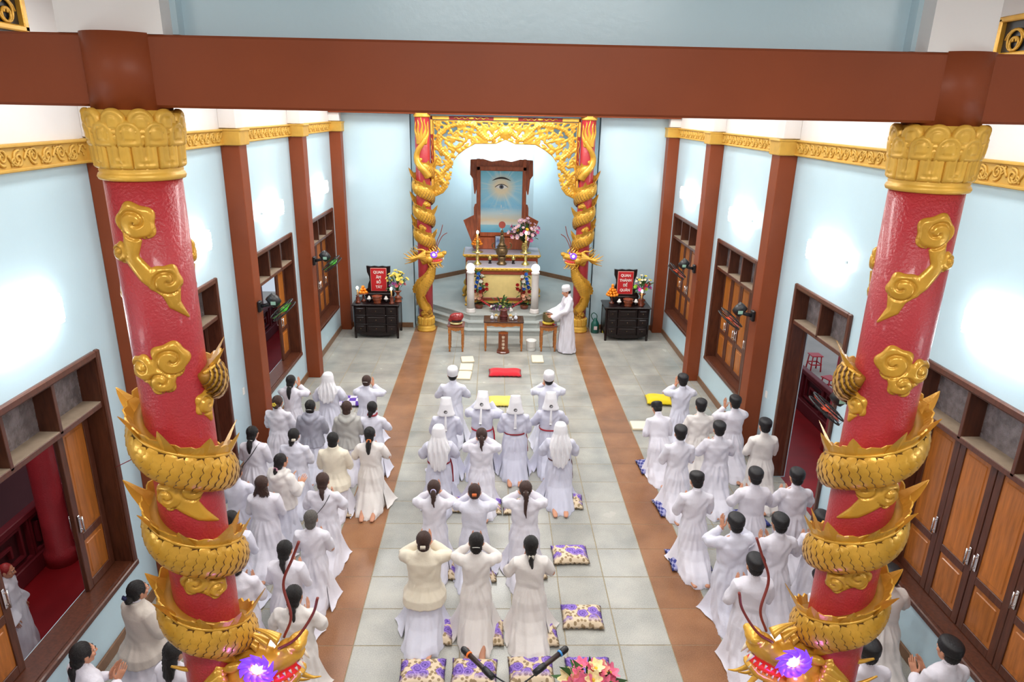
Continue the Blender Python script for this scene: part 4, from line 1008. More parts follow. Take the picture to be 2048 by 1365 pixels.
m = MB(); m.ell((0, 0, .12), (.17, .13, .125), 18, 12); m.ell((-.13, 0, .06), (.07, .08, .05)); m.ell((.1, 0, .16), (.09, .09, .09)); q = vox(m, .012, 2, 'body'); q.materials.append(mat('red_drum_lacquer', srgb(150, 34, 34), .28, coat=.4, noise=.15)); put('body', q, t)
MB().box((.02, -.1, .06), (.24, .08, .02)).build('slot', M_black, t)
m = MB(); [m.ell((-.1+.04*k, -.09, .2-.012*abs(k-2)), (.014, .03, .03), 8, 6) for k in range(5)]; m.build('carved_scales', MATS['red_drum_lacquer'], t)
MB().lathe([(.1, -.03), (.15, -.022), (.16, -.005), (.14, .012), (.05, .014)], 20).build('ring_cushion', mat('cream_cushion', srgb(226, 212, 150), .8), t)
t = thing('bell_bowl', 'bronze singing bowl on a yellow ring cushion on the right stand', 'bowl', (1.12, 16.36, .7))
MB().lathe([(.06, .02), (.11, .03), (.15, .09), (.155, .18), (.145, .235), (.15, .25), (.135, .25), (.135, .19), (.13, .1), (.05, .05)], 28).build('bowl', mat('aged_bronze_bowl', srgb(122, 112, 76), .35, metal=.7, noise=.2), t)
m = MB(); m.tube([(.12*math.cos(a), .12*math.sin(a), .02) for a in np.linspace(0, 2*PI, 25)[:-1]], .035, 8, closed=True); m.build('ring_cushion', mat('yellow_cushion', srgb(224, 196, 70), .8), t)
t = thing('bell_striker', 'red-handled striker resting beside the bronze bowl', 'striker', (1.23, 16.2, .7))
MB().tube([(-.02, .05, .015), (.05, -.04, .015)], .014, 8).build('handle', mat('red_striker', srgb(180, 30, 44), .5), t); MB().tube([(-.05, .085, .018), (-.02, .05, .016)], .02, 8).build('head', M_black, t)
t = thing('turned_bowl_vase', 'stacked dark red ringed pot in the middle of the offering table', 'pot', (.0, 16.42, .78))
MB().lathe([(.1, 0), (.1, .02), (.085, .035), (.11, .06), (.115, .1), (.09, .12), (.1, .14), (.085, .2), (.095, .22), (.1, .235), (.07, .24)], 24).build('body', mat('dark_red_pot', srgb(92, 30, 28), .25, coat=.5), t)
for x, k in ((-.29, 'bottle'), (.3, 'bottle')):
    t = thing('porcelain_bottle', 'blue and white porcelain bottle %s on the offering table' % ('left' if x < 0 else 'right'), 'bottle', (x, 16.36, .78), 0, 'porcelain bottles')
    MB().lathe([(.03, 0), (.05, .03), (.045, .07), (.016, .1), (.014, .14), (.02, .15)], 16).build('body', M_porc, t)
    MB().ell((0, 0, .158), (.014, .014, .016), 8, 6).build('stopper', M_porc, t)
for x in (-.19, .17):
    t = thing('potted_flowers', 'white cup of tiny yellow flowers %s of the ringed pot' % ('left' if x < 0 else 'right'), 'flowers', (x, 16.36, .78), 0, 'little flower cups')
    MB().lathe([(.03, 0), (.042, .06), (.045, .075), (.03, .07)], 14).build('cup', M_plastic, t)
    for k in range(9): put('flower', fl_mesh('mum', (236, 200, 90)), t, (.03*math.cos(k*2.4), .03*math.sin(k*2.4), .085+.012*(k % 4)), (.3*math.sin(k), .3*math.cos(k), k), .42)
t = thing('small_glass', 'tiny clear glass on the offering table', 'glass', (.22, 16.28, .78)); MB().lathe([(.016, 0), (.02, .04), (.017, .04), (.013, .006)], 12).build('glass_body', MATS['clear_glass'], t)
t = thing('wooden_box_drum', 'octagonal wooden donation box with four pale carved characters', 'box', (-.01, 16.12, 0), PI/8)
MB().lathe([(.17, 0), (.17, .03), (.15, .05), (.15, .07)], 8, smooth=False).build('plinth', M_turn, t)
MB().lathe([(.125, .07), (.125, .5), (.13, .51), (.115, .515)], 8, smooth=False).build('body', mat('chestnut_box', srgb(124, 62, 28), .3, noise=.25, nscale=6, stretch=(4, 4, 1), coat=.3), t)
mm = mat('pale_characters', srgb(230, 214, 188), .5)
for k, ch in enumerate('御目禮會'):
    me = text_mesh(ch, .075, .002, .0012); me.materials.clear(); me.materials.append(mm); ang = -PI/2-PI/8
    rr = .125*math.cos(PI/8)+.002
    put('character', me, t, (rr*math.cos(ang), rr*math.sin(ang), .42-.092*k), (PI/2, 0, ang+PI/2))
t = thing('waste_bucket', 'white bucket with dark inside beside the offering table', 'bucket', (.7, 16.28, 0))
MB().lathe([(.1, 0), (.105, .01), (.125, .25), (.132, .26), (.13, .275), (.118, .27), (.112, .08), (.02, .07)], 26).build('body', M_plastic, t); MB().lathe([(.111, .09), (.02, .095)], 20, cap=True).build('liner', M_black, t)
# ================================================================ SIDE CABINETS WITH NAME PLAQUES
M_plq = mat('red_plaque', srgb(196, 34, 40), .4); M_pale = mat('plaque_rim', srgb(214, 150, 140), .5); M_letter = mat('white_lettering', srgb(240, 232, 226), .5)
def cabinet(x, label):
    t = thing('side_cabinet', label, 'cabinet', (x, 17.45, 0)); w, d, h = 1.16, .74, .92
    MB().bbox((0, 0, h-.02), (w+.06, d+.05, .04), .012).build('top', M_cab, t)
    MB().box((0, .02, .5), (w-.06, d-.08, .76)).build('body', M_cab, t)
    lm = MB().tube([(0, 0, 0), (0, 0, .1), (0, 0, h-.04)], [(.03, .03), (.034, .034), (.034, .034)], 4, False).mesh('leg', M_cab)
    for sx in (-1, 1):
        for sy in (-1, 1): put('leg', lm, t, (sx*(w/2-.035), sy*(d/2-.035), 0), (0, 0, 0))
    u = np.linspace(-1, 1, 17); P = [(-w/2+.06, .16), (w/2-.06, .16)]+[(q*(w/2-.06), .13-.07*(1-q*q)) for q in u[::-1]]
    MB().prism(P, -d/2+.03, -d/2+.06, 'y').build('apron', M_cab, t)
    kb = MB().ell((0, 0, 0), (.012, .02, .012), 8, 6).mesh('knob', M_bronze)
    for r_, (z0, z1) in enumerate(((.17, .38), (.4, .62), (.64, .86))):
        for c, (a, b) in enumerate(((-.53, -.27), (-.25, .25), (.27, .53))):
            m = MB(); m.bbox(((a+b)/2, -d/2+.02, (z0+z1)/2), (b-a, .05, z1-z0), .008); m.bbox(((a+b)/2, -d/2+.005, (z0+z1)/2), (b-a-.07, .04, z1-z0-.07), .012)
            o = m.build('drawer', M_cab, t); put('knob', kb, o, ((a+b)/2, -d/2-.02, (z0+z1)/2))
    for z in (.39, .63): MB().bbox((0, -d/2+.0, z), (w-.08, .03, .014), .005).build('moulding', M_cab, t)
    for sx in (-1, 1): MB().bbox((sx*(w/2-.02), .0, .5), (.02, d-.2, .6), .008).build('side_panel', M_cab, t)
    return t
def plaque(x, lines, label):
    t = thing('name_plaque', label, 'plaque', (x, 17.62, .92))
    P = [(-.34, 0), (.34, 0), (.4, .16), (.36, .26), (.3, .3), (.28, .42), (.24, .52), (.25, .62), (.3, .74), (.31, .9), (.2, .885), (.1, .9), (0, .885), (-.1, .9), (-.2, .885), (-.31, .9), (-.3, .74), (-.25, .62), (-.24, .52), (-.28, .42), (-.3, .3), (-.36, .26), (-.4, .16)]
    if 'left' not in label: P = [(a*.98, b) for a, b in P]
    MB().prism(P, -.03, .04, 'y').build('carved_stand', M_cab, t); MB().bbox((0, -.04, .1), (.66, .2, .2), .02).build('base', M_cab, t)
    MB().bbox((0, -.035, .54), (.42, .03, .62), .004).build('rim', M_pale, t); MB().box((0, -.05, .54), (.39, .012, .59)).build('board', M_plq, t)
    for k, l in enumerate(lines):
        me = text_mesh(l, .098, .002, .003); me.materials.clear(); me.materials.append(M_letter)
        put('lettering', me, t, (0, -.058, .74-.132*k), (PI/2, 0, 0), (.92, 1, 1))
cabinet(-3.3, 'black rosewood cabinet of drawers left of the altar niche')
cabinet(3.25, 'black rosewood cabinet of drawers right of the altar niche')
plaque(-3.27, ['QUAN', 'ÂM', 'BỒ', 'TÁT'], 'red plaque reading QUAN ÂM BỒ TÁT on the left cabinet')
plaque(3.22, ['QUAN', 'THÁNH', 'ĐẾ', 'QUÂN'], 'red plaque reading QUAN THÁNH ĐẾ QUÂN on the right cabinet')
for x, sd in ((-3.3, 'left'), (3.25, 'right')):
    t = thing('censer_bowl', 'round brown wooden incense bowl at the front of the %s cabinet top' % sd, 'bowl', (x+.02, 17.26, .92), 0, 'incense bowls')
    MB().lathe([(.1, 0), (.1, .02), (.085, .04), (.12, .09), (.125, .13), (.11, .16), (.135, .175), (.135, .19), (.1, .185), (.03, .16)], 26).build('bowl', M_leather, t)
    for q in (-1, 1):
        t = thing('white_cup', 'white lidded cup %s of the incense bowl on the %s cabinet' % ('left' if q < 0 else 'right', sd), 'cup', (x+.02+q*.22, 17.34, .92), 0, 'white lidded cups')
        MB().lathe([(.05, 0), (.055, .03), (.05, .06)], 16).build('stand', M_cab, t); MB().lathe([(.03, .06), (.062, .08), (.055, .1), (.035, .12), (.03, .14), (.012, .165)], 16).build('cup', M_porc if False else M_plastic, t)
def vase_stand(t):
    MB().lathe([(.1, 0), (.1, .02), (.07, .05), (.09, .1), (.1, .12), (.05, .15), (.035, .19), (.05, .24), (.09, .27), (.1, .29)], 18).build('vase', M_leather, t)
fruit_stand(-3.66, 17.42, .92, 'orange stack on a turned stand left of the red plaque on the left cabinet', 3, .045)
fruit_stand(2.88, 17.5, .92, 'orange stack on a turned stand left of the red plaque on the right cabinet', 5, .04)
def bulb_candle(x, y, z, label):
    t = thing('candle_lamp', label, 'lamp', (x, y, z), 0, 'bulb candles on the cabinets')
    MB().lathe([(.07, 0), (.07, .02), (.04, .05), (.055, .12), (.03, .16), (.05, .19)], 16).build('stand', M_turn, t); MB().lathe([(.02, .19), (.02, .36)], 10).build('candle', MATS['candle_wax'], t); MB().ell((0, 0, .39), (.03, .03, .045), 12, 8).build('bulb', M_glowc, t)
bulb_candle(-3.78, 17.28, .92, 'lit bulb candle before the orange stack on the left cabinet')
bulb_candle(2.98, 17.62, .92, 'lit bulb candle behind the orange stack on the right cabinet'); bulb_candle(-2.9, 17.22, .92, 'lit bulb candle before the flowers on the left cabinet'); bulb_candle(3.62, 17.28, .92, 'lit bulb candle before the flowers on the right cabinet')
bouquet('cabinet_bouquet', 'bouquet of yellow sprays and pink roses on the left cabinet', (-2.76, 17.42, .92), .25,
        [('mum', (240, 220, 110), 26, .7, 1.25, (.4, 1.4)), ('rose', (232, 140, 150), 5, .3, .7, (-.1, .5)), ('rose', (190, 110, 190), 4, .4, .8, (-.1, .5)), ('mum', (250, 214, 30), 2, .5, .7, (.6, 1.2))], 24, 21, vase_stand, .42, 1.3, front=None)
bouquet('cabinet_bouquet', 'bouquet with blue, magenta and yellow blooms on the right cabinet', (3.66, 17.45, .92), .26,
        [('mum', (240, 220, 60), 4, .7, 1.1, (.7, 1.4)), ('lily', (196, 60, 170), 6, .4, .8, (-.1, .5)), ('rose', (60, 110, 180), 4, .4, .7, (.0, .5)), ('mum', (150, 200, 60), 3, .6, .9, (-.2, .3)), ('rose', (220, 90, 90), 4, .5, .8, (0, .6)), ('orchid', (230, 220, 190), 12, .6, 1.2, (.6, 1.4))], 40, 23, vase_stand, .42, 1.25)
t = thing('watering_jug', 'dark green plastic jug standing beside the far right column', 'jug', (2.52, 17.8, 0))
MB().lathe([(.1, 0), (.11, .02), (.11, .25), (.09, .3), (.05, .36), (.045, .4), (.03, .41)], 20).build('body', mat('green_plastic', srgb(20, 84, 74), .35), t); MB().tube(bez([(-.06, 0, .36), (-.12, 0, .48), (-.06, 0, .56), (.03, 0, .5), (.04, 0, .4)], 5), .012, 6).build('handle', MATS['green_plastic'], t)
MB().box((0, -.111, .16), (.09, .004, .1)).build('sticker', mat('pale_sticker', srgb(210, 190, 190), .5), t)
t = thing('spray_bottle', 'yellow bottle with dark cap beside the green jug', 'bottle', (2.74, 17.82, 0))
MB().lathe([(.055, 0), (.06, .02), (.06, .24), (.03, .29), (.028, .31)], 18).build('body', mat('yellow_plastic', srgb(206, 180, 30), .4), t); MB().lathe([(.032, .31), (.032, .36), (.02, .37)], 12).build('cap', M_black, t)

# ================================================================ WALL FANS ON THE PILASTERS
def fan(x, y, z, s, col, label, tilt=.9):
    t = thing('wall_fan', label, 'fan', (x, y, z), 0, None, 1.15)
    MB().bbox((-s*.02*-1*-1, 0, 0), (.05, .11, .16), .012).build('wall_bracket', M_black, t)
    MB().tube([(-s*.02, 0, 0), (-s*.12, 0, .02), (-s*.2, 0, .05)], [.03, .026, .03], 10).build('arm', M_black, t)
    d = Vector((-s*.62, .1, -.78)).normalized() if tilt > 0 else Vector((-s, 0, -.3)).normalized(); q = d.to_track_quat('Z', 'Y').to_euler(); c = Vector((-s*.24, 0, .07))
    MB().lathe([(.05, -.12), (.075, -.11), (.085, -.02), (.075, .05), (.03, .07)], 18).build('motor', M_black, t, loc=c).rotation_euler = q
    MB().bbox((0, 0, 0), (.07, .05, .006), .004).build('display', mat('pale_green_display', srgb(150, 190, 170), .3), t, loc=c+Vector((0, -.09, .0))).rotation_euler = (PI/2, 0, 0)
    cc = c+d*.13; m = MB()
    for r_, z_ in ((.2, 0), (.2, .06), (.14, .075), (.08, .08), (.14, -.015)):
        m.tube([(r_*math.cos(a), r_*math.sin(a), z_) for a in np.linspace(0, 2*PI, 31)[:-1]], .004 if r_ < .2 else .008, 5, closed=True)
    for k in range(20):
        a = 2*PI*k/20; m.tube([(.04*math.cos(a), .04*math.sin(a), .085), (.14*math.cos(a), .14*math.sin(a), .078), (.2*math.cos(a), .2*math.sin(a), .05), (.2*math.cos(a), .2*math.sin(a), 0), (.05*math.cos(a), .05*math.sin(a), -.02)], .0018, 4)
    m.build('guard', M_black, t, loc=cc).rotation_euler = q
    bl = MB(); n = 8; V = []
    for i in range(n):
        r_ = .03+.16*i/(n-1); w = .95*math.sin(.5+2.2*i/(n-1)); V += [(r_*math.cos(-w/2*1.3), r_*math.sin(-w/2*1.3), .012), (r_*math.cos(w/2), r_*math.sin(w/2), .04)]
    V2 = [(a, b, c_+.005) for a, b, c_ in V]; k = len(V); F = []
    for i in range(n-1): F += [(2*i, 2*i+2, 2*i+3, 2*i+1), (k+2*i, k+2*i+1, k+2*i+3, k+2*i+2), (2*i, 2*i+1, k+2*i+1, k+2*i), (2*i+2, k+2*i+2, k+2*i+3, 2*i+3)]
    bl.add(V+V2, F, True); bm_ = bl.mesh('blade', col)
    hub = MB().lathe([(.035, -.005), (.04, .03), (.02, .055)], 14).build('hub', col, t, loc=cc); hub.rotation_euler = q
    for k in range(3):
        o = put('blade', bm_, t, cc); o.rotation_euler = (d.to_track_quat('Z', 'Y') @ Matrix.Rotation(2*PI*k/3+.4, 4, 'Z').to_quaternion()).to_euler()
G_ = mat('green_fan_blade', srgb(90, 210, 60), .3); O_ = mat('orange_fan_blade', srgb(235, 90, 50), .3)
px = WALLX-.28
fan(-px, 14.42, 2.62, -1, G_, 'black wall fan with green blades on the farther left pilaster'); fan(-px, 10.87, 2.62, -1, G_, 'black wall fan with green blades on the nearer left pilaster')
fan(px, 14.46, 2.55, 1, O_, 'black wall fan with orange blades on the farthest right pilaster'); fan(px, 10.9, 2.55, 1, O_, 'black wall fan with orange blades on the middle right pilaster'); fan(px, 7.36, 2.5, 1, O_, 'black wall fan with orange blades half hidden by the near right column')
for s, y, z, sd in ((-1, 10.55, 1.25, 'left wall beside the second pilaster'), (1, 10.6, 1.25, 'right wall between pilaster and doorway')):
    t = thing('light_switch', 'small white switch plate on the '+sd, 'switch', (s*(WALLX-.006), y, z)); MB().bbox((0, 0, 0), (.014, .08, .12), .004).build('plate', M_plastic, t); MB().bbox((-s*.009, 0, 0), (.008, .03, .05), .003).build('rocker', M_plastic, t)

# ================================================================ CUSHIONS, MATS AND SHEETS ON THE FLOOR
M_flo = bpy.data.materials.new('purple_rose_print'); nt, b = nodes(M_flo); L = nt.links
tc = nt.nodes.new('ShaderNodeTexCoord'); oi = nt.nodes.new('ShaderNodeObjectInfo')
va = nt.nodes.new('ShaderNodeVectorMath'); va.operation = 'ADD'; L.new(tc.outputs['Object'], va.inputs[0])
cx = nt.nodes.new('ShaderNodeCombineXYZ'); L.new(mth('MULTIPLY', oi.outputs['Random'], 9.0), cx.inputs[0]); L.new(cx.outputs[0], va.inputs[1])
vo = nt.nodes.new('ShaderNodeTexVoronoi'); vo.voronoi_dimensions = '2D'; vo.inputs['Scale'].default_value = 7.2; L.new(va.outputs[0], vo.inputs['Vector'])
wn = nt.nodes.new('ShaderNodeTexNoise'); wn.inputs['Scale'].default_value = 26; L.new(va.outputs[0], wn.inputs['Vector'])
dd = mth('ADD', vo.outputs['Distance'], mth('MULTIPLY', mth('SUBTRACT', wn.outputs['Fac'], .5), .35))
rose = ramp(dd, [(0, srgb(70, 44, 130)), (.16, srgb(150, 120, 210)), (.24, srgb(88, 58, 160)), (.36, srgb(170, 140, 220)), (.42, srgb(120, 84, 180))])
lfv = nt.nodes.new('ShaderNodeTexVoronoi'); lfv.voronoi_dimensions = '2D'; lfv.inputs['Scale'].default_value = 19; L.new(va.outputs[0], lfv.inputs['Vector'])
lm_ = ramp(lfv.outputs['Distance'], [(0, (1, 1, 1)), (.3, (1, 1, 1)), (.36, (0, 0, 0)), (1, (0, 0, 0))])
bg = mixc(lm_, srgb(226, 206, 176), srgb(158, 134, 100))
rm = ramp(dd, [(0, (1, 1, 1)), (.44, (1, 1, 1)), (.48, (0, 0, 0)), (1, (0, 0, 0))])
sep = nt.nodes.new('ShaderNodeSeparateXYZ'); L.new(tc.outputs['Object'], sep.inputs[0])
ed = nt.nodes.new('ShaderNodeMapRange'); ed.inputs[1].default_value = -.14; ed.inputs[2].default_value = -.05; L.new(sep.outputs[1], ed.inputs[0])
L.new(mixc(mth('MULTIPLY', rm, ed.outputs[0]), bg, rose), b.inputs['Base Color']); b.inputs['Roughness'].default_value = .8
def checkmat(nm, a, c, sc):
    m = bpy.data.materials.new(nm); nt_, b_ = nodes(m); tc_ = nt_.nodes.new('ShaderNodeTexCoord'); ck = nt_.nodes.new('ShaderNodeTexChecker')
    ck.inputs['Scale'].default_value = sc; ck.inputs['Color1'].default_value = (*a, 1); ck.inputs['Color2'].default_value = (*c, 1); nt_.links.new(tc_.outputs['Object'], ck.inputs['Vector']); nt_.links.new(ck.outputs[0], b_.inputs['Base Color']); b_.inputs['Roughness'].default_value = .8; return m
M_chk = checkmat('purple_white_check', srgb(96, 60, 168), srgb(220, 214, 230), 7.5)
def cushion_mesh(w, d, h, mm, seed, frill=True):
    m = MB(); n, k = 22, 16; q = random.Random(seed); ph = [q.uniform(0, 6) for _ in range(4)]
    def P(u, v, up):
        x, y = u*w/2, v*d/2; e = max(0, (1-abs(u)**5))*max(0, (1-abs(v)**5)); p = 1-.07*(1-abs(u))*abs(v)-.0
        hh = h/2*(e**.42)*(1+.1*math.sin(5*u+ph[0])*math.cos(4*v+ph[1]))
        return (x*(1-.05*(1-abs(v)**2)*abs(u)), y*(1-.07*(1-abs(u)**2)*abs(v)), h/2+(hh if up else -hh))
    for up in (1, 0):
        V = [P(-1+2*i/n, -1+2*j/k, up) for i in range(n+1) for j in range(k+1)]; F = []
        for i in range(n):
            for j in range(k):
                a = i*(k+1)+j; f = (a, a+k+1, a+k+2, a+1); F.append(f if up else f[::-1])
        m.add(V, F, True)
    V = []; F = []; per = []
    for i in range(n+1): per.append((-1+2*i/n, -1))
    for j in range(1, k+1): per.append((1, -1+2*j/k))
    for i in range(1, n+1): per.append((1-2*i/n, 1))
    for j in range(1, k): per.append((-1, 1-2*j/k))
    if frill:
        for i, (u, v) in enumerate(per):
            a = P(u, v, 1); r_ = .028; zz = .012*math.sin(i*2.1); V += [(a[0], a[1], h/2+.003), (a[0]+u*abs(u)**3*r_, a[1]+v*abs(v)**3*r_, h/2-.02+zz), (a[0], a[1], h/2-.003)]
        K = len(per)
        for i in range(K): j = (i+1) % K; F += [(3*i, 3*i+1, 3*j+1, 3*j), (3*i+2, 3*j+2, 3*j+1, 3*i+1)]
        m.add(V, F, True)
    return m.mesh('cushion', mm)
CU = [cushion_mesh(.44, .36, .09, M_flo, i) for i in range(3)]
def cushion(me, x, y, rz, label, grp=None, z=0.0):
    o = put('cushion', me, None, (x, y, z), (0, 0, rz)); tag(o, label, 'cushion', grp); return o
cushion(CU[0], .81, 7.86, .03, 'purple rose cushion lying free right of the ponytailed woman in the middle rows')
cushion(CU[1], .83, 6.66, -.02, 'purple rose cushion lying free right of the last row of kneeling women')
cushion(CU[2], -.98, 5.8, .02, 'purple rose cushion at the bottom edge, left of the microphones'); cushion(CU[0], -.43, 5.8, -.03, 'purple rose cushion at the bottom edge under the left microphone')
cushion(CU[1], .18, 5.83, .02, 'purple rose cushion at the bottom edge under the right microphone'); cushion(CU[2], .8, 5.82, 0, 'purple rose cushion behind the pink flowers at the bottom edge')
M_rc = cloth('red_cushion_cloth', (205, 28, 44)); M_yc = cloth('yellow_cushion_cloth', (228, 208, 96)); M_yc2 = cloth('bright_yellow_cushion_cloth', (232, 204, 20))
cushion(cushion_mesh(.7, .4, .1, M_rc, 8), .02, 14.62, 0, 'long red cushion on the floor before the offering table')
cushion(cushion_mesh(.5, .44, .09, M_yc, 9), -.1, 13.0, .02, 'pale yellow cushion on the floor between the white caps')
cushion(cushion_mesh(.5, .42, .13, M_yc2, 10), 3.22, 13.1, -.1, 'bright yellow cushion on the right aisle floor beside the front man')
cushion(cushion_mesh(.48, .4, .12, M_chk, 11), -3.16, 12.9, .05, 'purple and white checked cushion between the two front women on the left')
M_ivory = mat('ivory_mat_cover', srgb(232, 222, 202), .6)
def pad(x, y, rz, w, d, h, label):
    t = thing('kneeling_pad', label, 'pad', (x, y, 0), rz); MB().bbox((0, 0, h/2), (w, d, h), .01).build('pad_body', M_ivory, t); MB().bbox((0, 0, h*.5), (w+.006, d+.006, .006), .002).build('seam', M_cream, t)
pad(-.87, 15.5, .12, .3, .36, .045, 'ivory pad farthest in the row of three left of the red cushion'); pad(-.88, 14.98, -.03, .3, .42, .045, 'ivory pad in the middle of the three left of the red cushion'); pad(-.9, 14.46, -.06, .3, .46, .045, 'ivory pad nearest in the row of three left of the red cushion')
pad(.82, 15.58, 0, .28, .46, .045, 'single ivory pad right of the red cushion'); pad(2.66, 11.9, 0, .5, .34, .05, 'ivory pad before the bowing man on the right'); pad(-.62, 10.05, .05, .16, .3, .05, 'ivory pad edge between the two tall white hats')
M_mar = mat('maroon_pad', srgb(70, 22, 34), .5)
t = thing('maroon_mat', 'dark maroon mat on the floor right of the near left column', 'mat', (-2.98, 6.2, 0), .25); MB().bbox((0, 0, .02), (.5, .4, .04), .01).build('mat_body', M_mar, t); MB().bbox((0, 0, .02), (.506, .406, .006), .002).build('seam', M_black, t)
# ================================================================ MICROPHONES AND FLOWERS AT THE BOTTOM EDGE
t = thing('microphone_stand', 'black two-arm microphone stand at the bottom centre', 'stand', (-.05, 4.42, 0))
MB().lathe([(.14, 0), (.14, .015), (.02, .03)], 24).build('base', M_black, t); MB().tube([(0, 0, .02), (0, 0, 1.22)], .011, 8).build('pole', M_black, t)
MB().ell((0, 0, 1.23), (.025, .025, .03), 10, 7).build('joint', M_black, t)
MB().tube([(0, 0, 1.22), (-.22, .2, 1.19)], .007, 6).build('arm', M_black, t); MB().tube([(0, 0, 1.22), (.22, .2, 1.22)], .007, 6).build('arm', M_black, t)
for s, ring, nm, P0, P1 in ((-1, mat('orange_mic_ring', srgb(255, 120, 30), .5), 'left microphone with an orange ring', (-.27, 4.6, 1.2), (-.5, 4.86, 1.22)), (1, mat('blue_mic_ring', srgb(70, 150, 220), .5), 'right microphone with a blue ring', (.15, 4.62, 1.22), (.4, 4.8, 1.28))):
    t = thing('microphone', 'black '+nm+' pointing up from the stand', 'microphone', P0); d = Vector(P1)-Vector(P0); L_ = d.length; q = d.to_track_quat('Z', 'Y').to_euler()
    for nm2, pr, mm in (('handle', [(.016, -.02), (.02, .0), (.023, L_*.75)], mat('dark_mic_body', srgb(52, 36, 32), .4)), ('ring', [(.03, L_*.75), (.03, L_*.75+.016)], ring), ('grille', [(.024, L_*.77), (.031, L_*.82), (.031, L_*.98), (.022, L_*1.04)], M_black)):
        o = MB().lathe(pr, 16).build(nm2, mm, t); o.rotation_euler = q
    o = MB().lathe([(.026, -.05), (.03, .02), (.028, .07)], 12).build('clip', M_black, t); o.rotation_euler = q
bouquet('lily_bouquet', 'pink lily bouquet with yellow blooms at the bottom right of the microphones', (.57, 4.42, .72), .2,
        [('lily', (240, 120, 155), 22, .7, 1.1, (.1, 1.3)), ('lily', (244, 150, 140), 9, .6, 1.1, (.3, 1.4)), ('lily', (250, 226, 170), 3, 1.0, 1.25, (.6, 1.3)), ('mum', (250, 214, 60), 4, .9, 1.05, (.5, 1.1))], 26, 31,
        vase_fn([(.07, -.72), (.09, -.6), (.1, -.3), (.06, -.05), (.08, .1), (.07, .1)], M_porc), .36, 1.0, sc=1.15)
t = thing('song_sheet', 'white sheet of paper at the foot of the microphone joint', 'paper', (-.12, 4.3, 1.12), .3); MB().box((0, 0, 0), (.2, .14, .004)).build('sheet', M_plastic, t); MB().tube([(0, .06, -1.11), (0, .06, -.004)], .008, 6).build('holder', M_black, t)
# a thin red cord between the left window and the near left column
tag(MB().tube(bez([(-4.36, 6.72, 1.97), (-3.7, 5.7, 2.56), (-3.0, 4.65, 3.18), (-2.36, 3.74, 3.74)], 8), .004, 5).build('red_cord', M_belt), 'thin red cord running from the left window to the near left column', 'cord')
# ================================================================ PEOPLE
PIV = np.array([0, -.02, 1.03]); HC = np.array([0, .035, .105])           # neck pivot, head centre relative to it
def rotx(v, a): v = np.asarray(v, float); c, s = math.cos(a), math.sin(a); return np.stack([v[..., 0], v[..., 1]*c-v[..., 2]*s, v[..., 1]*s+v[..., 2]*c], -1)
def bend(v, a, z0=.5):
    """bow the upper body forward from the hips"""
    v = np.array(v, float)
    if not a: return v
    w = np.clip((v[..., 2]-z0+.06)/.14, 0, 1); p = np.array([0, -.02, z0]); out = v.copy()
    for k in range(6):
        m = w >= (k+.5)/6
        q = rotx(out-p, -a/6)+p; out = np.where(m[..., None], q, out)
    return out
HANDM = None
def hand_mesh():
    global HANDM
    if HANDM is None:
        m = MB(); m.tube([(0, 0, -.03), (0, 0, .0), (.002, 0, .03), (0, 0, .07), (0, 0, .088)], [(.021, .024), (.017, .027), (.015, .037), (.0125, .04), (.008, .036)], 12, up=(0, 1, 0))
        for y, L, z in ((-.031, .066, .078), (-.0105, .076, .084), (.0105, .071, .082), (.031, .055, .074)):
            m.tube([(0, y*.9, z-.02), (.001, y*1.02, z), (.003, y*1.06, z+L*.45), (.008, y*1.07, z+L*.8), (.013, y*1.06, z+L)], [.0078, .0082, .0078, .0068, .004], 8)
        m.tube([(.004, -.028, .012), (.012, -.05, .036), (.016, -.06, .066), (.014, -.058, .092)], [.013, .0105, .0092, .005], 8)
        HANDM = vox(m, .0036, 1, 'hand')
    return HANDM
HEADV = None
def head_geo():
    global HEADV
    if HEADV is None:
        m = MB(); m.ell((0, -.012, .022), (.073, .09, .087), 20, 14); m.ell((0, .026, -.035), (.058, .062, .074), 18, 12); m.ell((0, .062, -.084), (.027, .024, .022))
        m.tube([(0, .078, .03), (0, .094, .006), (0, .108, -.018), (0, .096, -.03)], [.008, .01, .0145, .009], 10); m.ell((0, .07, .03), (.052, .02, .014)); m.ell((0, .083, -.055), (.024, .012, .011))
        for s in (-1, 1):
            m.ell((s*.04, .05, -.015), (.026, .026, .022)); m.ell((s*.012, .094, -.022), (.009, .01, .008)); m.ell((s*.074, -.012, -.008), (.011, .02, .031)); m.ell((s*.079, -.02, .004), (.006, .014, .02))
        m.tube([(0, -.016, -.05), (0, -.022, -.1), (0, -.022, -.15)], [(.049, .052), (.044, .046), (.044, .042)], 14)
        h = vox(m, .006, 2, 'head', .4); out = MB(); add_mesh(out, h, 0)
        for s in (-1, 1):
            out.ell((s*.029, .0755, .012), (.0145, .008, .0075), 10, 7, True, 1); out.ell((s*.028, .0815, .012), (.006, .0035, .006), 8, 6, True, 2)
            out.tube([(s*.012, .0885, .034), (s*.028, .089, .04), (s*.047, .079, .034)], [.0028, .0036, .002], 6, True, 2)
        out.tube([(-.022, .088, -.054), (0, .0965, -.052), (.022, .088, -.054)], [.002, .0065, .002], 8, True, 3)
        HEADV = out
    return HEADV
ARMS = {'pray': ((.218, .045, .69), (.05, .23, .70), .045, .45), 'wide': ((.255, .05, .745), (.05, .24, .74), .05, .5), 'raise': ((.265, .13, .865), (.058, .20, .985), .035, 1.1), 'low': ((.245, .03, .72), (.10, .24, .70), .08, .3),
        'stand': ((.24, .08, 1.08), (.11, .36, .90), .1, 0.1), 'hang': ((.235, -.02, 1.06), (.23, .06, .82), .22, -1.2)}
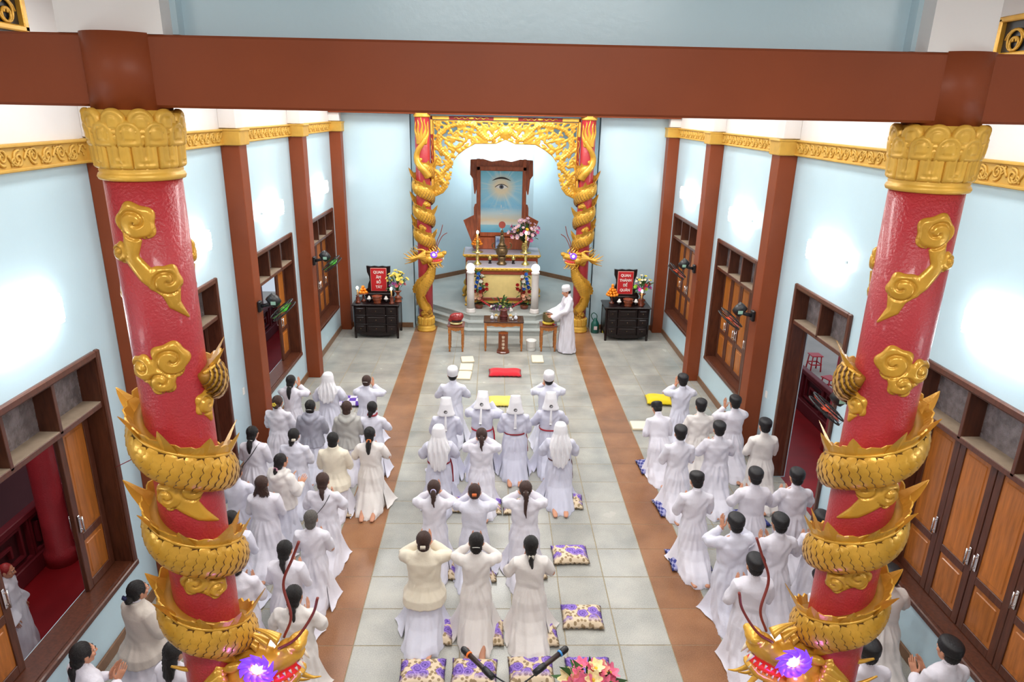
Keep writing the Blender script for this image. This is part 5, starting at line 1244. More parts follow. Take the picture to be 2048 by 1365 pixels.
def arm(pose, s, st=False):
    E, Wp, hx, up = ARMS[pose]; S = (.155, -.005, 1.315 if st else .922)
    return np.array([s*S[0], S[1], S[2]]), np.array([s*E[0], E[1], E[2]]), np.array([s*Wp[0], Wp[1], Wp[2]]), np.array([-s*(Wp[0]-.012)*1.0 if pose in ('pray', 'wide', 'raise') else 0, .35 if up > 0 else .3, up])
def ring(z, cy, hw, hd, n=44, amp=0.0, ph=(0, 0, 0), ex=2.35, low=0.0):
    a = np.arange(n)*2*PI/n; c, s = np.cos(a), np.sin(a)
    r = 1+amp*(np.cos(9*a+ph[0])+.6*np.cos(15*a+ph[1]))+low*(np.cos(2*a+ph[2])+.8*np.cos(3*a+ph[0]))
    x = hw*np.sign(c)*np.abs(c)**(2/ex)*r; y = hd*np.sign(s)*np.abs(s)**(2/ex)*r+cy
    return np.c_[x, y, np.full(n, z)]
KN = [(.0, -.235, .212, .365, .05, .07), (.05, -.225, .204, .345, .045, .03), (.11, -.2, .194, .305, .04, .015), (.2, -.125, .186, .22, .03, 0), (.3, -.075, .184, .172, .022, 0), (.4, -.045, .184, .155, .012, 0), (.49, -.03, .18, .148, .006, 0),
      (.57, -.012, .166, .128, .003, 0), (.65, .0, .15, .112, .002, 0), (.74, .003, .152, .11, .001, 0), (.84, .003, .165, .112, 0, 0), (.9, .0, .172, .104, 0, 0), (.94, -.002, .162, .092, 0, 0), (.97, -.006, .132, .076, 0, 0), (.995, -.01, .09, .064, 0, 0), (1.012, -.013, .066, .058, 0, 0), (1.03, -.014, .058, .056, 0, 0), (1.055, -.012, .054, .054, 0, 0)]
STD = [(.02, -.02, .25, .22, .05, .03), (.2, -.01, .235, .2, .045, .01), (.45, 0, .21, .175, .035, 0), (.7, 0, .195, .15, .02, 0), (.88, 0, .19, .145, .008, 0), (1.02, 0, .168, .122, .003, 0), (1.14, 0, .168, .118, 0, 0), (1.25, 0, .178, .112, 0, 0), (1.315, -.003, .168, .1, 0, 0), (1.36, -.008, .122, .074, 0, 0), (1.385, -.012, .078, .06, 0, 0), (1.41, -.014, .058, .056, 0, 0), (1.435, -.012, .054, .054, 0, 0)]
BODY = {}
def body_mesh(pose, tilt, st, bd):
    k = (pose, round(tilt, 2), st, bd)
    if k in BODY: return BODY[k]
    m = MB(); T = STD if st else KN; zo = .38 if st else 0
    m.loft([ring(z, cy, hw*.84, hd*.84, 24) for z, cy, hw, hd, *_ in T if z > (.8 if st else .42)])
    for s in (-1, 1):
        S, E, Wp, d = arm(pose, s, st); m.tube([S*.9+np.array([0, 0, S[2]*.1]), S, (S+E)/2, E, (E*.6+Wp*.4), Wp], [.05, .052, .045, .037, .036, .026], 12)
        if st: m.tube([(s*.09, 0, .9), (s*.1, .01, .5), (s*.1, .0, .47), (s*.1, -.02, .09)], [.085, .056, .05, .036], 12); m.tube([(s*.1, -.05, .035), (s*.1, .06, .04), (s*.105, .17, .022)], [(.032, .032), (.04, .035), (.036, .018)], 10)
        else:
            m.tube([(s*.088, -.03, .47), (s*.088, -.01, .26), (s*.088, .01, .075)], [.075, .058, .046], 12); m.tube([(s*.088, .01, .068), (s*.086, -.16, .07), (s*.084, -.36, .055)], [.046, .048, .033], 12)
            m.tube([(s*.09, -.35, .075), (s*.085, -.43, .06), (s*.08, -.53, .035), (s*.075, -.59, .025)], [(.03, .034), (.036, .034), (.04, .024), (.03, .014)], 10)
    b = vox(m, .012, 2, 'body'); out = MB(); out.add(bend(mverts(b), bd), mfaces(b), True, 0)
    for s in (-1, 1):
        S, E, Wp, d = arm(pose, s, st); h = hand_mesh(); z = Vector(d).normalized(); n = Vector((-s, .15, 0)) if pose not in ('stand', 'low', 'hang') else Vector((-s*.6, .2, -.7))
        x = (n-z*n.dot(z)).normalized(); y = z.cross(x); v = mverts(h)*(1, -1 if s > 0 else 1, 1)
        R = np.array([[x[0], y[0], z[0]], [x[1], y[1], z[1]], [x[2], y[2], z[2]]]); f = mfaces(h)
        out.add(bend(v @ R.T+Wp, bd), [q[::-1] for q in f] if s > 0 else f, True, 0)
    hg = head_geo(); hv = rotx(hg.verts()+HC, -tilt)+PIV+np.array([0, 0, zo]); k0 = out.n; out.v.append(bend(hv, bd)); out.n += len(hv)
    out.f += [tuple(i+k0 for i in q) for q in hg.f]; out.m += hg.m; out.sm += hg.sm
    BODY[k] = out.mesh('person_body', [M_skin, M_eye, M_iris, M_lip]); return BODY[k]
ROBE = {}
def wrinkle(me, amp, seed, st):
    v = mverts(me); n = mnorm(me); q = np.random.RandomState(seed)
    x, y, z = v[:, 0], v[:, 1], v[:, 2]; th = np.arctan2(x, -(y+.05)); top = .95 if st else .55
    up = np.clip((z-top)/.12, 0, 1); lo = 1-up; d = 0; e = 0
    wv = v+.03*np.sin(v[:, [1, 2, 0]]*13+q.rand(3)*6)+.015*np.sin(v[:, [2, 0, 1]]*29+q.rand(3)*6)
    for k in range(9):
        w = q.randn(3); w[2] *= 1.3; w /= np.linalg.norm(w); d = d+np.sin(wv @ w*q.uniform(18, 62)+q.rand()*6)*.33
    d = d+.5*np.sin(40*z+9*np.abs(x)+5*np.sin(7*x+q.rand()*6))*np.exp(-((z-top-.1)/.07)**2)
    for k, f in enumerate((7, 11, 17)): e = e+np.sin(f*th+q.uniform(1.5, 4)*np.sin(5*z+q.rand()*6)+q.rand()*6)*(.75-.15*k)
    e = e+.35*np.sin(15*z+6*th+q.rand()*6); floor_ = np.clip((z-.02)/.05, 0, 1)
    setv(me, v+n*(amp*(up*d*1.05+lo*e)*floor_)[:, None])
def garment(style, pose, seed, bd, st=False):
    k = (style, pose, seed, bd, st)
    if k in ROBE: return ROBE[k]
    q = random.Random(seed*31+len(style)); ph = [q.uniform(0, 6) for _ in range(3)]; T = STD if st else KN; m = MB(); R = []
    zmax = {'skirt': .56, 'hoodie': 9, 'jacket': 9}.get(style, 9); zmin = {'hoodie': .47, 'jacket': .40}.get(style, -1); off = {'hoodie': .02, 'jacket': .018}.get(style, 0.0)
    fat = 1+.05*(seed % 3)-.02
    for z, cy, hw, hd, am, lo in T:
        if z > zmax or z < zmin: continue
        f = fat if z < (1.3 if st else .93) else 1
        hd2, cy2 = hd, cy
        if 'feet' in style and z < .15: hd2, cy2 = hd*.89, cy+.045
        if 'nun' in style and .5 < z < .8: f *= 1.05
        if style == 'jacket' and z < .5: hw, hd2 = hw+.03, hd+.03
        R.append(ring(z, cy2, hw*f+off, hd2*f+off, 44, am*(.6 if off else 1), ph, 2.35, lo))
    if zmin > 0: R.insert(0, R[0]*np.array([.93, .93, 1])-np.array([0, 0, .012]))
    if style == 'skirt': R.append(R[-1]*np.array([.9, .9, 1])+np.array([0, 0, .01]))
    m.loft(R)
    if style != 'skirt':
        for s in (-1, 1):
            S, E, Wp, d = arm(pose, s, st); w = 1.0+.04*(seed % 3)+(.12 if off else 0); wide = 'nun' in style or st
            pts = [S*np.array([.62, 1, 1])+np.array([0, 0, .0]), S, (S*.6+E*.4), (S*.2+E*.8), E, E*.55+Wp*.45, E*.08+Wp*.92]
            rr = np.array([.064, .066, .061, .056, .053, .048, .043 if not wide else .07])*w
            if wide: rr = rr*np.array([1, 1.03, 1.1, 1.15, 1.2, 1.3, 1.35])
            if wide and st: pts[-1] = pts[-1]-np.array([0, 0, .03]); rr = np.c_[rr, rr*np.array([1, 1, 1, 1.05, 1.25, 1.6, 1.9])]
            m.tube(pts, rr, 16)
    if style == 'hoodie':
        m.tube(bez([(-.1, .05, 1.0), (-.1, -.04, .99), (-.055, -.1, .965), (0, -.125, .945), (.055, -.1, .965), (.1, -.04, .99), (.1, .05, 1.0)], 4), .042, 10); m.ell((0, -.115, .93), (.075, .035, .06))
    me = vox(m, .0098, 3, style)
    wrinkle(me, .0075 if style != 'jacket' else .004, seed+3, st)
    if bd: setv(me, bend(mverts(me), bd))
    ROBE[k] = me; return me
def panel_mesh(seed):
    q = random.Random(seed); m = MB(); s = 1
    P = [np.array(p) for p in ((.17, .06, .36), (.16, -.1, .34), (.30+q.uniform(0, .08), .08, .012), (.24+q.uniform(-.02, .04), -.22-q.uniform(0, .1), .012))]; n = 8; V = []
    for i in range(n+1):
        t = i/n; a = P[0]*(1-t)+P[2]*t; b = P[1]*(1-t)+P[3]*t; a[2] = b[2] = .012+.35*(1-t)**1.6; bl = .02*math.sin(3*t)
        for j in range(6): u = j/5; p = a*(1-u)+b*u; p = p+np.array([bl*math.sin(u*5+seed)+.012*math.sin(u*9+seed)*t, 0, .006*math.sin(u*11)*t]); V.append(p)
    k = len(V); V2 = [v+np.array([.005, 0, .004]) for v in V]; F = []
    for i in range(n):
        for j in range(5): a = i*6+j; F += [(a, a+1, a+7, a+6), (k+a, k+a+6, k+a+7, k+a+1)]
    m.add(V+V2, F, True); return m
PAN = {}
def panel(seed, s, mm):
    k = (seed, s, mm.name)
    if k not in PAN: PAN[k] = panel_mesh(seed).mesh('robe_panel', mm, s)
    return PAN[k]
# ---- hair and headwear, in coordinates relative to the neck pivot
HAIR = {}
def capped(m, f=1.0): m.ell(HC+np.array([0, -.022, .028]), (.083*f, .088*f, .092*f), 18, 12); m.ell(HC+np.array([0, -.045, -.015]), (.07, .06, .07), 14, 10)
def strands(me, amp=.0035, seed=0):
    v = mverts(me); n = mnorm(me); p = v-(HC+np.array([0, -.02, .02])); th = np.arctan2(p[:, 0], p[:, 2]); setv(me, v+n*(amp*(np.sin(34*th+3*np.sin(20*p[:, 1]+seed))*.6+np.sin(61*th+seed)*.4))[:, None])
def hair(style, mm):
    k = (style, mm.name)
    if k in HAIR: return HAIR[k]
    m = MB(); capped(m, 1.02 if style != 'short' else .985)
    B = HC+np.array([0, -.105, .01])
    if style in ('pony', 'longpony'):
        L = .22 if style == 'pony' else .36
        m.tube(bez([B+np.array([0, .03, 0]), B+np.array([0, -.02, -.02]), B+np.array([.005, -.035, -.1]), B+np.array([-.004, -.03, -L*.7]), B+np.array([.012, -.024, -L])], 6), np.r_[np.linspace(.022, .036, 9), np.linspace(.036, .006, 16)], 12)
    elif style == 'lowpony':
        B2 = HC+np.array([0, -.085, -.075]); m.ell(HC+np.array([0, -.06, -.05]), (.065, .05, .06)); m.tube(bez([B2+np.array([0, .03, .02]), B2+np.array([0, -.01, -.02]), B2+np.array([.004, -.016, -.08]), B2+np.array([.014, -.01, -.15]), B2+np.array([.03, -.006, -.19])], 6), np.r_[np.linspace(.026, .034, 9), np.linspace(.034, .005, 16)], 12)
    elif style == 'longlow':
        B2 = HC+np.array([0, -.08, -.07]); m.ell(HC+np.array([0, -.06, -.05]), (.066, .05, .07)); m.tube(bez([B2+np.array([0, .02, .02]), B2+np.array([-.005, -.02, -.06]), B2+np.array([-.012, -.02, -.16]), B2+np.array([-.004, -.014, -.25])], 6), np.r_[np.linspace(.036, .042, 9), np.linspace(.042, .012, 10)], 12)
    elif style == 'bun': m.ell(HC+np.array([0, -.1, -.045]), (.05, .038, .042)); m.ell(HC+np.array([.015, -.115, -.05]), (.035, .03, .035))
    elif style == 'sidebun': m.ell(HC+np.array([-.02, -.085, -.075]), (.045, .04, .05)); m.ell(HC+np.array([-.03, -.085, -.11]), (.03, .03, .035))
    elif style == 'messy':
        q = random.Random(4); m.ell(HC+np.array([0, -.05, -.06]), (.085, .055, .08))
        for i in range(16): a = q.uniform(0, 2*PI); p = HC+np.array([.075*math.cos(a), -.055+.03*math.sin(a), -.07]); m.tube([p, p+np.array([.02*math.cos(a), -.015, -.05]), p+np.array([.03*math.cos(a), -.01, -.09+q.uniform(-.02, .02)])], [.018, .012, .003], 6)
    elif style == 'down': m.ell(HC+np.array([0, -.06, -.07]), (.08, .05, .1)); m.tube([HC+np.array([0, -.075, -.1]), HC+np.array([.01, -.09, -.2]), HC+np.array([.015, -.085, -.27])], [(.075, .03), (.06, .026), (.015, .01)], 14)
    elif style == 'nape': m.ell(HC+np.array([0, -.055, -.05]), (.07, .05, .06)); m.ell(HC+np.array([0, -.07, -.085]), (.045, .03, .03))
    me = vox(m, .0065, 2, 'hair'); strands(me, .0035, len(style)); me.materials.append(mm); HAIR[k] = me; return me
def once(key, fn):
    if key not in HAIR: HAIR[key] = fn()
    return HAIR[key]
def turban(mm, tall=0.0):
    def f():
        m = MB(); prof = [(.06, -.045), (.083, -.045), (.097, -.03), (.102, -.012), (.098, .004), (.103, .012), (.099, .028), (.103, .036), (.098, .052), (.099, .06), (.09, .076+tall), (.072, .09+tall), (.046, .098+tall), (.02, .1+tall)]
        m.lathe(prof, 36, fold=lambda a, k: .012*math.sin(a+k*.8)); v = m.verts()*np.array([.9, 1.04, 1]); v = rotx(v*np.array([1, 1, .8 if tall == 0 else 1]), .2)+HC+np.array([0, -.012, .048]); m.v = [v]
        return m.mesh('turban', mm)
    return once(('turban', mm.name, tall), f)
def mitre():
    def f():
        m = MB(); m.loft([ring(-.12, -.035, .138, .1, 32, .01), ring(-.1, -.035, .136, .1, 32), ring(-.06, -.03, .118, .1, 32), ring(.0, -.02, .103, .1, 32), ring(.06, -.015, .094, .095, 32), ring(.1, -.015, .086, .075, 32), ring(.135, -.02, .08, .052, 32), ring(.155, -.022, .08, .036, 32), ring(.162, -.022, .07, .026, 32)])
        me = vox(m, .0075, 2, 'mitre'); v = mverts(me)
        # open the face: push the front below the brow inwards
        fr = (v[:, 1] > .02) & (v[:, 2] < .03); v[fr, 1] = .02+(v[fr, 1]-.02)*.25
        setv(me, v+HC); me.materials.append(M_veil); return me
    return once('mitre', f)
def emblem():
    def f():
        m = MB(); a = np.linspace(0, 2*PI, 25)[:-1]
        m.tube([(.024*math.cos(t), 0, .024*math.sin(t)) for t in a], .0035, 6, closed=True)
        m.prism([(.017*math.cos(t), .017*math.sin(t)) for t in np.linspace(.6, 3.6, 12)]+[(.009*math.cos(t)+.002, .009*math.sin(t)) for t in np.linspace(3.6, .6, 12)], -.003, .001, 'y'); m.tube([(-.004, -.001, -.01), (.008, -.001, -.016)], .003, 5)
        return m.mesh('emblem', M_iris)
    return once('emblem', f)
def ribbon():
    def f():
        m = MB(); V = []
        for i in range(9): t = i/8; z = -.0-.24*t; w = .014+.01*t; y = -.006-.02*math.sin(t*2.4); V += [(-w, y, z), (w, y, z), (w, y-.004, z), (-w, y-.004, z)]
        V += [(0, -.006, -.265)]; F = []
        for i in range(8):
            for c in range(4): d = (c+1) % 4; F.append((4*i+c, 4*i+d, 4*i+4+d, 4*i+4+c)[::-1])
        F += [(32, 33, 36), (33, 34, 36), (34, 35, 36), (35, 32, 36)]
        m.add(V, F, True); return m.mesh('hat_ribbon', M_veil)
    return once('ribbon', f)
def veil(L, seed):
    def f():
        q = [seed, seed*2.1, seed*.7]; z0 = HC[2]
        R = [ring(z0+.122, .0+.01, .03, .035, 44), ring(z0+.112, .006, .062, .068, 44), ring(z0+.08, .0, .086, .093, 44), ring(z0+.02, -.004, .1, .1, 44, .004, q), ring(z0-.05, -.008, .104, .1, 44, .012, q), ring(z0-.1, -.022, .118, .1, 44, .025, q), ring(z0-.16, -.05, .15, .085, 44, .03, q), ring(z0-.24, -.085, .16, .066, 44, .035, q), ring(z0-.2-L*.45, -.1, .14, .05, 44, .06, q), ring(z0-.2-L*.8, -.108, .098, .045, 44, .08, q), ring(z0-.2-L, -.11, .06, .036, 44, .09, q, low=.12)]
        m = MB(); m.loft(R); me = vox(m, .0085, 2, 'veil'); v = mverts(me); n = mnorm(me); th = np.arctan2(v[:, 0], -v[:, 1]-.0)
        w = np.clip((z0-.02-v[:, 2])/.12, 0, 1); setv(me, v+n*(w*.012*(np.sin(13*th+2*np.sin(9*v[:, 2]+seed))+.5*np.sin(29*th+seed)))[:, None]); me.materials.append(M_veil); return me
    return once(('veil', L, seed), f)
def belt_mesh(mm, z=.685, tails=True):
    def f():
        m = MB(); P = ring(z, 0, .168, .13, 32); m.tube(P+np.array([0, 0, 0])+.006*np.c_[np.zeros(32), np.zeros(32), np.sin(np.arange(32)*2*PI/32*1.0)], [(.006, .014)]*32, 6, closed=True, up=(0, 0, 1))
        if tails: m.tube(bez([(.165, .02, z), (.19, .0, z-.1), (.2, -.02, z-.25), (.205, -.03, z-.34)], 5), [(.012, .004)]*16, 6)
        return m.mesh('belt', mm)
    return once(('belt', mm.name, z, tails), f)
def small(key, mm, fn): return once((key, mm.name), lambda: (lambda m: (fn(m), m.mesh(key, mm))[1])(MB()))
def clip_at(kind, mm):
    if kind == 'band': return small('hair_band', mm, lambda m: m.tube([(.027*math.cos(a), -.0+.012*math.sin(a)*.3, .027*math.sin(a)) for a in np.linspace(0, 2*PI, 17)[:-1]], .011, 6, closed=True))
    if kind == 'claw': return small('hair_clip', mm, lambda m: (m.bbox((0, -.004, 0), (.06, .016, .03), .006), [m.tube([(-.024+.012*k, -.01, .012), (-.024+.012*k, -.02, -.022)], .004, 5) for k in range(5)]))
    if kind == 'bar': return small('hair_clip', mm, lambda m: m.tube([(-.04, .006, -.004), (-.015, -.003, .002), (.015, -.003, .002), (.04, .006, -.004)], [(.006, .004)]*4, 6))
    if kind == 'bead': return small('hair_clip', mm, lambda m: [m.ell((.012*math.cos(a), -.004, .012*math.sin(a)), (.008,)*3, 7, 5) for a in np.linspace(0, 2*PI, 7)[:-1]])
    if kind == 'flower': return small('hair_flower', mm, lambda m: [m.ell((.022*math.cos(a), -.004, .022*math.sin(a)), (.017, .008, .017), 8, 6) for a in np.linspace(0, 2*PI, 6)[:-1]])
CLIPPOS = {'pony': (0, -.115, .0), 'lowpony': (0, -.105, -.085), 'longlow': (.0, -.105, -.075), 'bun': (-.01, -.128, -.01), 'sidebun': (.02, -.1, -.03), 'short': (0, -.11, .01), 'nape': (.0, -.112, -.02), 'longpony': (0, -.118, .0), 'messy': (0, -.1, 0), 'down': (0, -.112, -.01)}
def person(hx, hy, H, label, hs='pony', hm=None, clip=None, pose='pray', style='aodai', rm=None, jm=None, seed=0, rz=0.0, tilt=.12, bd=0.0, hat=None, st=False, panels=True, group=None, belt=None, bag=False, scarf=None, z=0.0, base=None):
    rm = rm or M_robe; hm = hm or M_hair; zo = .38 if st else 0
    piv = PIV+np.array([0, 0, zo]); top = rotx(HC+np.array([0, 0, .108+(.022 if hat == 'turban' else 0)]), -tilt)+piv
    if hat == 'mitre': top = rotx(HC+np.array([0, -.02, .16]), -tilt)+piv
    if bd: top = bend(top, bd, .9 if st else .5)
    sc = (base or H/top[2]); c, s = math.cos(rz), math.sin(rz)
    o = put('person', body_mesh(pose, tilt, st, bd), None, (hx-sc*(top[0]*c-top[1]*s), hy-sc*(top[0]*s+top[1]*c), z), (0, 0, rz), sc); tag(o, label, 'person', group)
    def ch(nm, me, mm=None):
        if mm is None: return put(nm, me, o)
        me2 = me
        if len(me.materials) == 0: me.materials.append(mm)
        q = put(nm, me2, o)
        if me.materials[0] != mm: q.material_slots[0].link = 'OBJECT'; q.material_slots[0].material = mm
        return q
    hp = bend(piv, bd, .9 if st else .5); ha = -tilt-bd
    def hd(nm, me, off=(0, 0, 0), mm=None):
        q = ch(nm, me, mm); w = rotx(np.array(off, float), ha); q.location = hp+w; q.rotation_euler = (ha, 0, 0); return q
    if style in ('hoodie', 'jacket'):
        ch('robe', garment('skirt', 'pray', seed, 0), rm); ch('hooded_jacket' if style == 'hoodie' else 'jacket', garment(style, pose, seed, bd), jm)
    else: ch('robe', garment(style, pose, seed, bd, st), rm)
    if panels and not st:
        for sd in (-1, 1): ch('robe_panel', panel((seed+(sd > 0)) % 5, sd, rm)).scale = (.82, .8, 1) if hat == 'turban' else (.95, 1, 1)
    cl = small('collar', rm, lambda m: m.lathe([(.05, 0), (.053, .002), (.05, .028), (.047, .03), (.046, .003)], 24)); q = ch('collar', cl); q.location = bend(np.array([0, -.012, 1.04+zo]), bd, .9 if st else .5); q.rotation_euler = (-bd-.1, 0, 0)
    if hat == 'veil': hd('veil', veil(.34, seed % 3))
    elif hat == 'hood': hd('head_scarf', veil(.2, 5+seed % 3))
    elif hat == 'mitre':
        hd('tall_hat', mitre()); hd('emblem', emblem(), HC+np.array([0, -.13, -.045])); hd('hat_ribbon', ribbon(), HC+np.array([0, -.135, -.105]))
    elif hat in ('turban', 'white'):
        hd('hair', hair('short', hm)); hd('turban', turban(M_turb if hat == 'turban' else M_veil, 0 if hat == 'turban' else .012))
    else: hd('hair', hair(hs, hm))
    if clip and hat is None:
        hd('hair_band' if clip[0] == 'band' else 'hair_clip', clip_at(*clip), HC+np.array(CLIPPOS[hs]))
    if belt: ch('belt', belt_mesh(belt))
    if bag: ch('bag_strap', small('bag_strap', M_black, lambda m: m.tube(bez([(.1, .06, .99), (.09, -.07, .965), (.03, -.125, .86), (-.08, -.13, .72), (-.16, -.1, .62), (-.19, .0, .55)], 5), [(.003, .008)]*26, 6)))
    if scarf: ch('red_scarf', small('neck_scarf', scarf, lambda m: m.tube(bez([(-.07, .04, 1.03), (-.06, -.05, 1.035), (0, -.075, 1.03), (.06, -.05, 1.035), (.07, .04, 1.03)], 5), .016, 8)))
    return o
def cm(n, c): return mat(n, srgb(*c), .45)
K_yel, K_sil, K_pink, K_or, K_pearl, K_lil = cm('yellow_clip', (226, 200, 70)), cm('silver_clip', (210, 206, 200)), cm('pink_clip', (214, 150, 170)), cm('orange_clip', (236, 130, 70)), cm('pearl_clip', (236, 228, 214)), cm('lilac_clip', (190, 184, 220))
HB, HG = M_hairb, M_hairg
P = person; W_ = 1.24
# women, left side
P(-3.81, 11.31, W_, 'woman farthest left near the second pilaster, long ponytail, hands raised to face', 'longlow', None, ('bar', K_sil), 'raise', seed=0, rz=-.12)
P(-3.18, 11.39, 1.27, 'person wholly wrapped in a white head scarf and pale robe in the front left row', hat='hood', pose='wide', style='nun', rm=M_robec, seed=1, panels=False)
P(-2.49, 11.34, W_, 'woman beside the checked cushion, pinned-up hair and raised hands', 'short', M_hairb, ('bead', K_sil), 'raise', seed=1, rz=-.1, rm=M_robec)
P(-3.77, 10.40, W_, 'woman with a bun and yellow flower hair clip by the left wall', 'bun', M_hairb, ('flower', K_yel), seed=2, rz=-.12)
P(-3.20, 10.23, W_, 'woman in a blue-grey hooded jacket with a silver hair bar', 'nape', None, ('bar', K_sil), 'pray', 'hoodie', M_robec, M_greyb, seed=0)
P(-2.61, 10.20, W_, 'woman in a stone-grey hooded jacket with brown pinned hair', 'nape', M_hairb, None, 'pray', 'hoodie', M_robe, M_greyg, seed=1)
P(-2.21, 10.24, 1.22, 'woman with a low bun and dark red neck cloth in the second left row', 'sidebun', None, None, 'wide', seed=0, scarf=M_belt, rm=M_robec)
P(-3.80, 9.26, W_, 'woman with long loose ponytail and thin shoulder strap by the left wall', 'longlow', None, ('claw', K_sil), seed=1, rz=-.15, bag=True)
P(-3.19, 9.23, 1.22, 'woman with a low side bun and pearl clip in a lavender-white tunic', 'sidebun', None, ('claw', K_pearl), 'pray', seed=2, rm=M_robec)
P(-2.58, 9.07, W_, 'woman in a cream pleated jacket with smooth black hair', 'nape', None, None, 'pray', 'jacket', M_robe, M_creamj, seed=0)
P(-2.08, 9.26, W_, 'woman with orange band on her long ponytail, bare foot at the brown strip', 'longlow', None, ('band', K_or), 'wide', 'feet', M_robew, seed=1)
P(-3.13, 8.41, W_, 'woman in a white hooded top with a pink scrunchie, head turned right', 'lowpony', None, ('band', K_pink), 'low', 'hoodie', M_robec, M_robew, seed=2, rz=-.5)
P(-3.65, 8.14, 1.22, 'woman half hidden behind the near left column, back row by the doorway', 'sidebun', M_hairb, None, seed=0, rm=M_robec)
P(-3.21, 7.81, W_, 'woman with loose brown hair thinning at the crown', 'messy', M_hairb, None, 'pray', seed=1, tilt=-.05)
P(-2.45, 7.90, W_, 'woman with low dark ponytail and a thin bag strap across her back', 'lowpony', M_hairb, None, 'wide', seed=2, bag=True)
P(-2.40, 7.09, 1.2, 'grey-haired woman in white kneeling at the edge of the brown strip', 'nape', M_hairg, None, 'pray', seed=0)
P(-2.52, 6.46, 1.22, 'woman with short windblown ponytail behind the rising dragon whisker', 'lowpony', None, None, 'pray', seed=1, rz=-.1)
P(-2.21, 5.69, W_, 'woman with tied ponytail nearest the near left dragon head', 'lowpony', None, None, 'wide', seed=2, rm=M_robew)
P(-3.30, 7.01, W_, 'woman mostly hidden behind the near left column, second from its right edge', 'nape', None, None, seed=1, rm=M_robec)
P(-2.95, 6.2, W_, 'woman mostly hidden behind the near left column, kneeling by the maroon mat', 'nape', None, None, seed=2)
P(-3.76, 5.75, W_, 'woman in a beige jacket kneeling alone beside the left wall', 'bun', None, ('claw', cm('navy_clip', (40, 44, 90))), 'pray', 'jacket', M_robe, M_beige, seed=1, rz=-.55)
P(-3.83, 4.92, W_, 'woman with pink beaded hair clip at the bottom left corner', 'lowpony', None, ('bead', K_pink), 'pray', seed=0, rz=-.6)
P(-3.06, 4.96, 1.22, 'woman with long black hair at the bottom edge left of the near column', 'down', None, None, 'pray', seed=1, rz=-.4)
P(-3.82, 4.06, 1.62, 'standing woman whose dark head shows at the very bottom left corner', 'nape', None, None, 'stand', seed=2, st=True)
P(-3.36, 4.05, 1.62, 'standing woman whose dark head shows at the bottom edge left of the column', 'short', None, None, 'stand', seed=0, st=True)
# centre
P(-.98, 11.44, 1.34, 'man in a white turban and white robe, front left of the centre aisle', hat='white', pose='wide', seed=0, tilt=.02, rm=M_robec)
P(.73, 11.26, 1.34, 'man in a white turban and white robe, front right of the centre aisle', hat='white', pose='raise', seed=1, tilt=.0, rm=M_robec)
for (x, y, nm, ps, bl, q, tl, rz, sty) in ((-1.01, 10.14, 'person in lavender robe with the leftmost of four tall white hats', 'pray', None, 0, .05, 0, 'nun'), (-.42, 10.42, 'person with a tilted tall white hat and bright red belt', 'raise', cm('red_belt', (190, 24, 50)), 1, .3, -.12, 'nun'),
        (.11, 10.24, 'person with the third tall white hat from the left, bare soles behind', 'pray', M_belt, 2, .05, 0, 'nunfeet'), (.70, 10.40, 'person in lavender robe with the rightmost of four tall white hats', 'wide', cm('crimson_belt', (170, 20, 40)), 0, .05, 0, 'nun')):
    P(x, y, 1.35, nm, hat='mitre', pose=ps, style=sty, rm=M_robel, seed=q, belt=bl, tilt=tl, rz=rz)
P(-1.06, 9.29, 1.27, 'person in a long white veil and belted lavender robe, left of the centre', hat='veil', pose='wide', style='nun', rm=M_robel, seed=1, belt=M_belt)
P(.77, 9.41, 1.27, 'person in a long white veil and belted lavender robe, right of the centre', hat='veil', pose='wide', style='nunfeet', rm=M_robel, seed=2, belt=cm('brown_belt', (90, 50, 50)))
P(-.42, 9.25, W_, 'woman with brown ponytail and silver clip between the two veils', 'pony', M_hairb, ('bead', K_sil), 'raise', seed=2)
P(-1.00, 7.73, W_, 'woman with white scrunchie, left in the row of three raising their hands', 'pony', M_hairb, ('band', K_lil), 'raise', seed=0)
P(-.48, 7.65, W_, 'woman with orange claw clip, middle in the row of three raising their hands', 'short', M_hairb, ('claw', K_or), 'raise', seed=1, rm=M_robec)
P(.17, 7.72, W_, 'woman with a very long brown ponytail, right in the row of three', 'longpony', M_hairb, ('bead', K_pearl), 'raise', seed=2)
P(-1.02, 6.61, W_, 'woman in a puffy cream jacket with a hair bar, left in the last row', 'nape', M_hairb, ('bar', K_pearl), 'raise', 'jacket', M_robec, M_creamj, seed=2)
P(-.43, 6.59, W_, 'woman with pinned dark hair, middle of the last row, one foot showing', 'nape', None, ('bead', K_sil), 'raise', 'feet', M_robew, seed=0, tilt=.25)
P(.18, 6.53, W_, 'woman with low curly ponytail and bead clip, right in the last row', 'lowpony', None, ('bead', K_pearl), 'wide', seed=1, rm=M_robew)
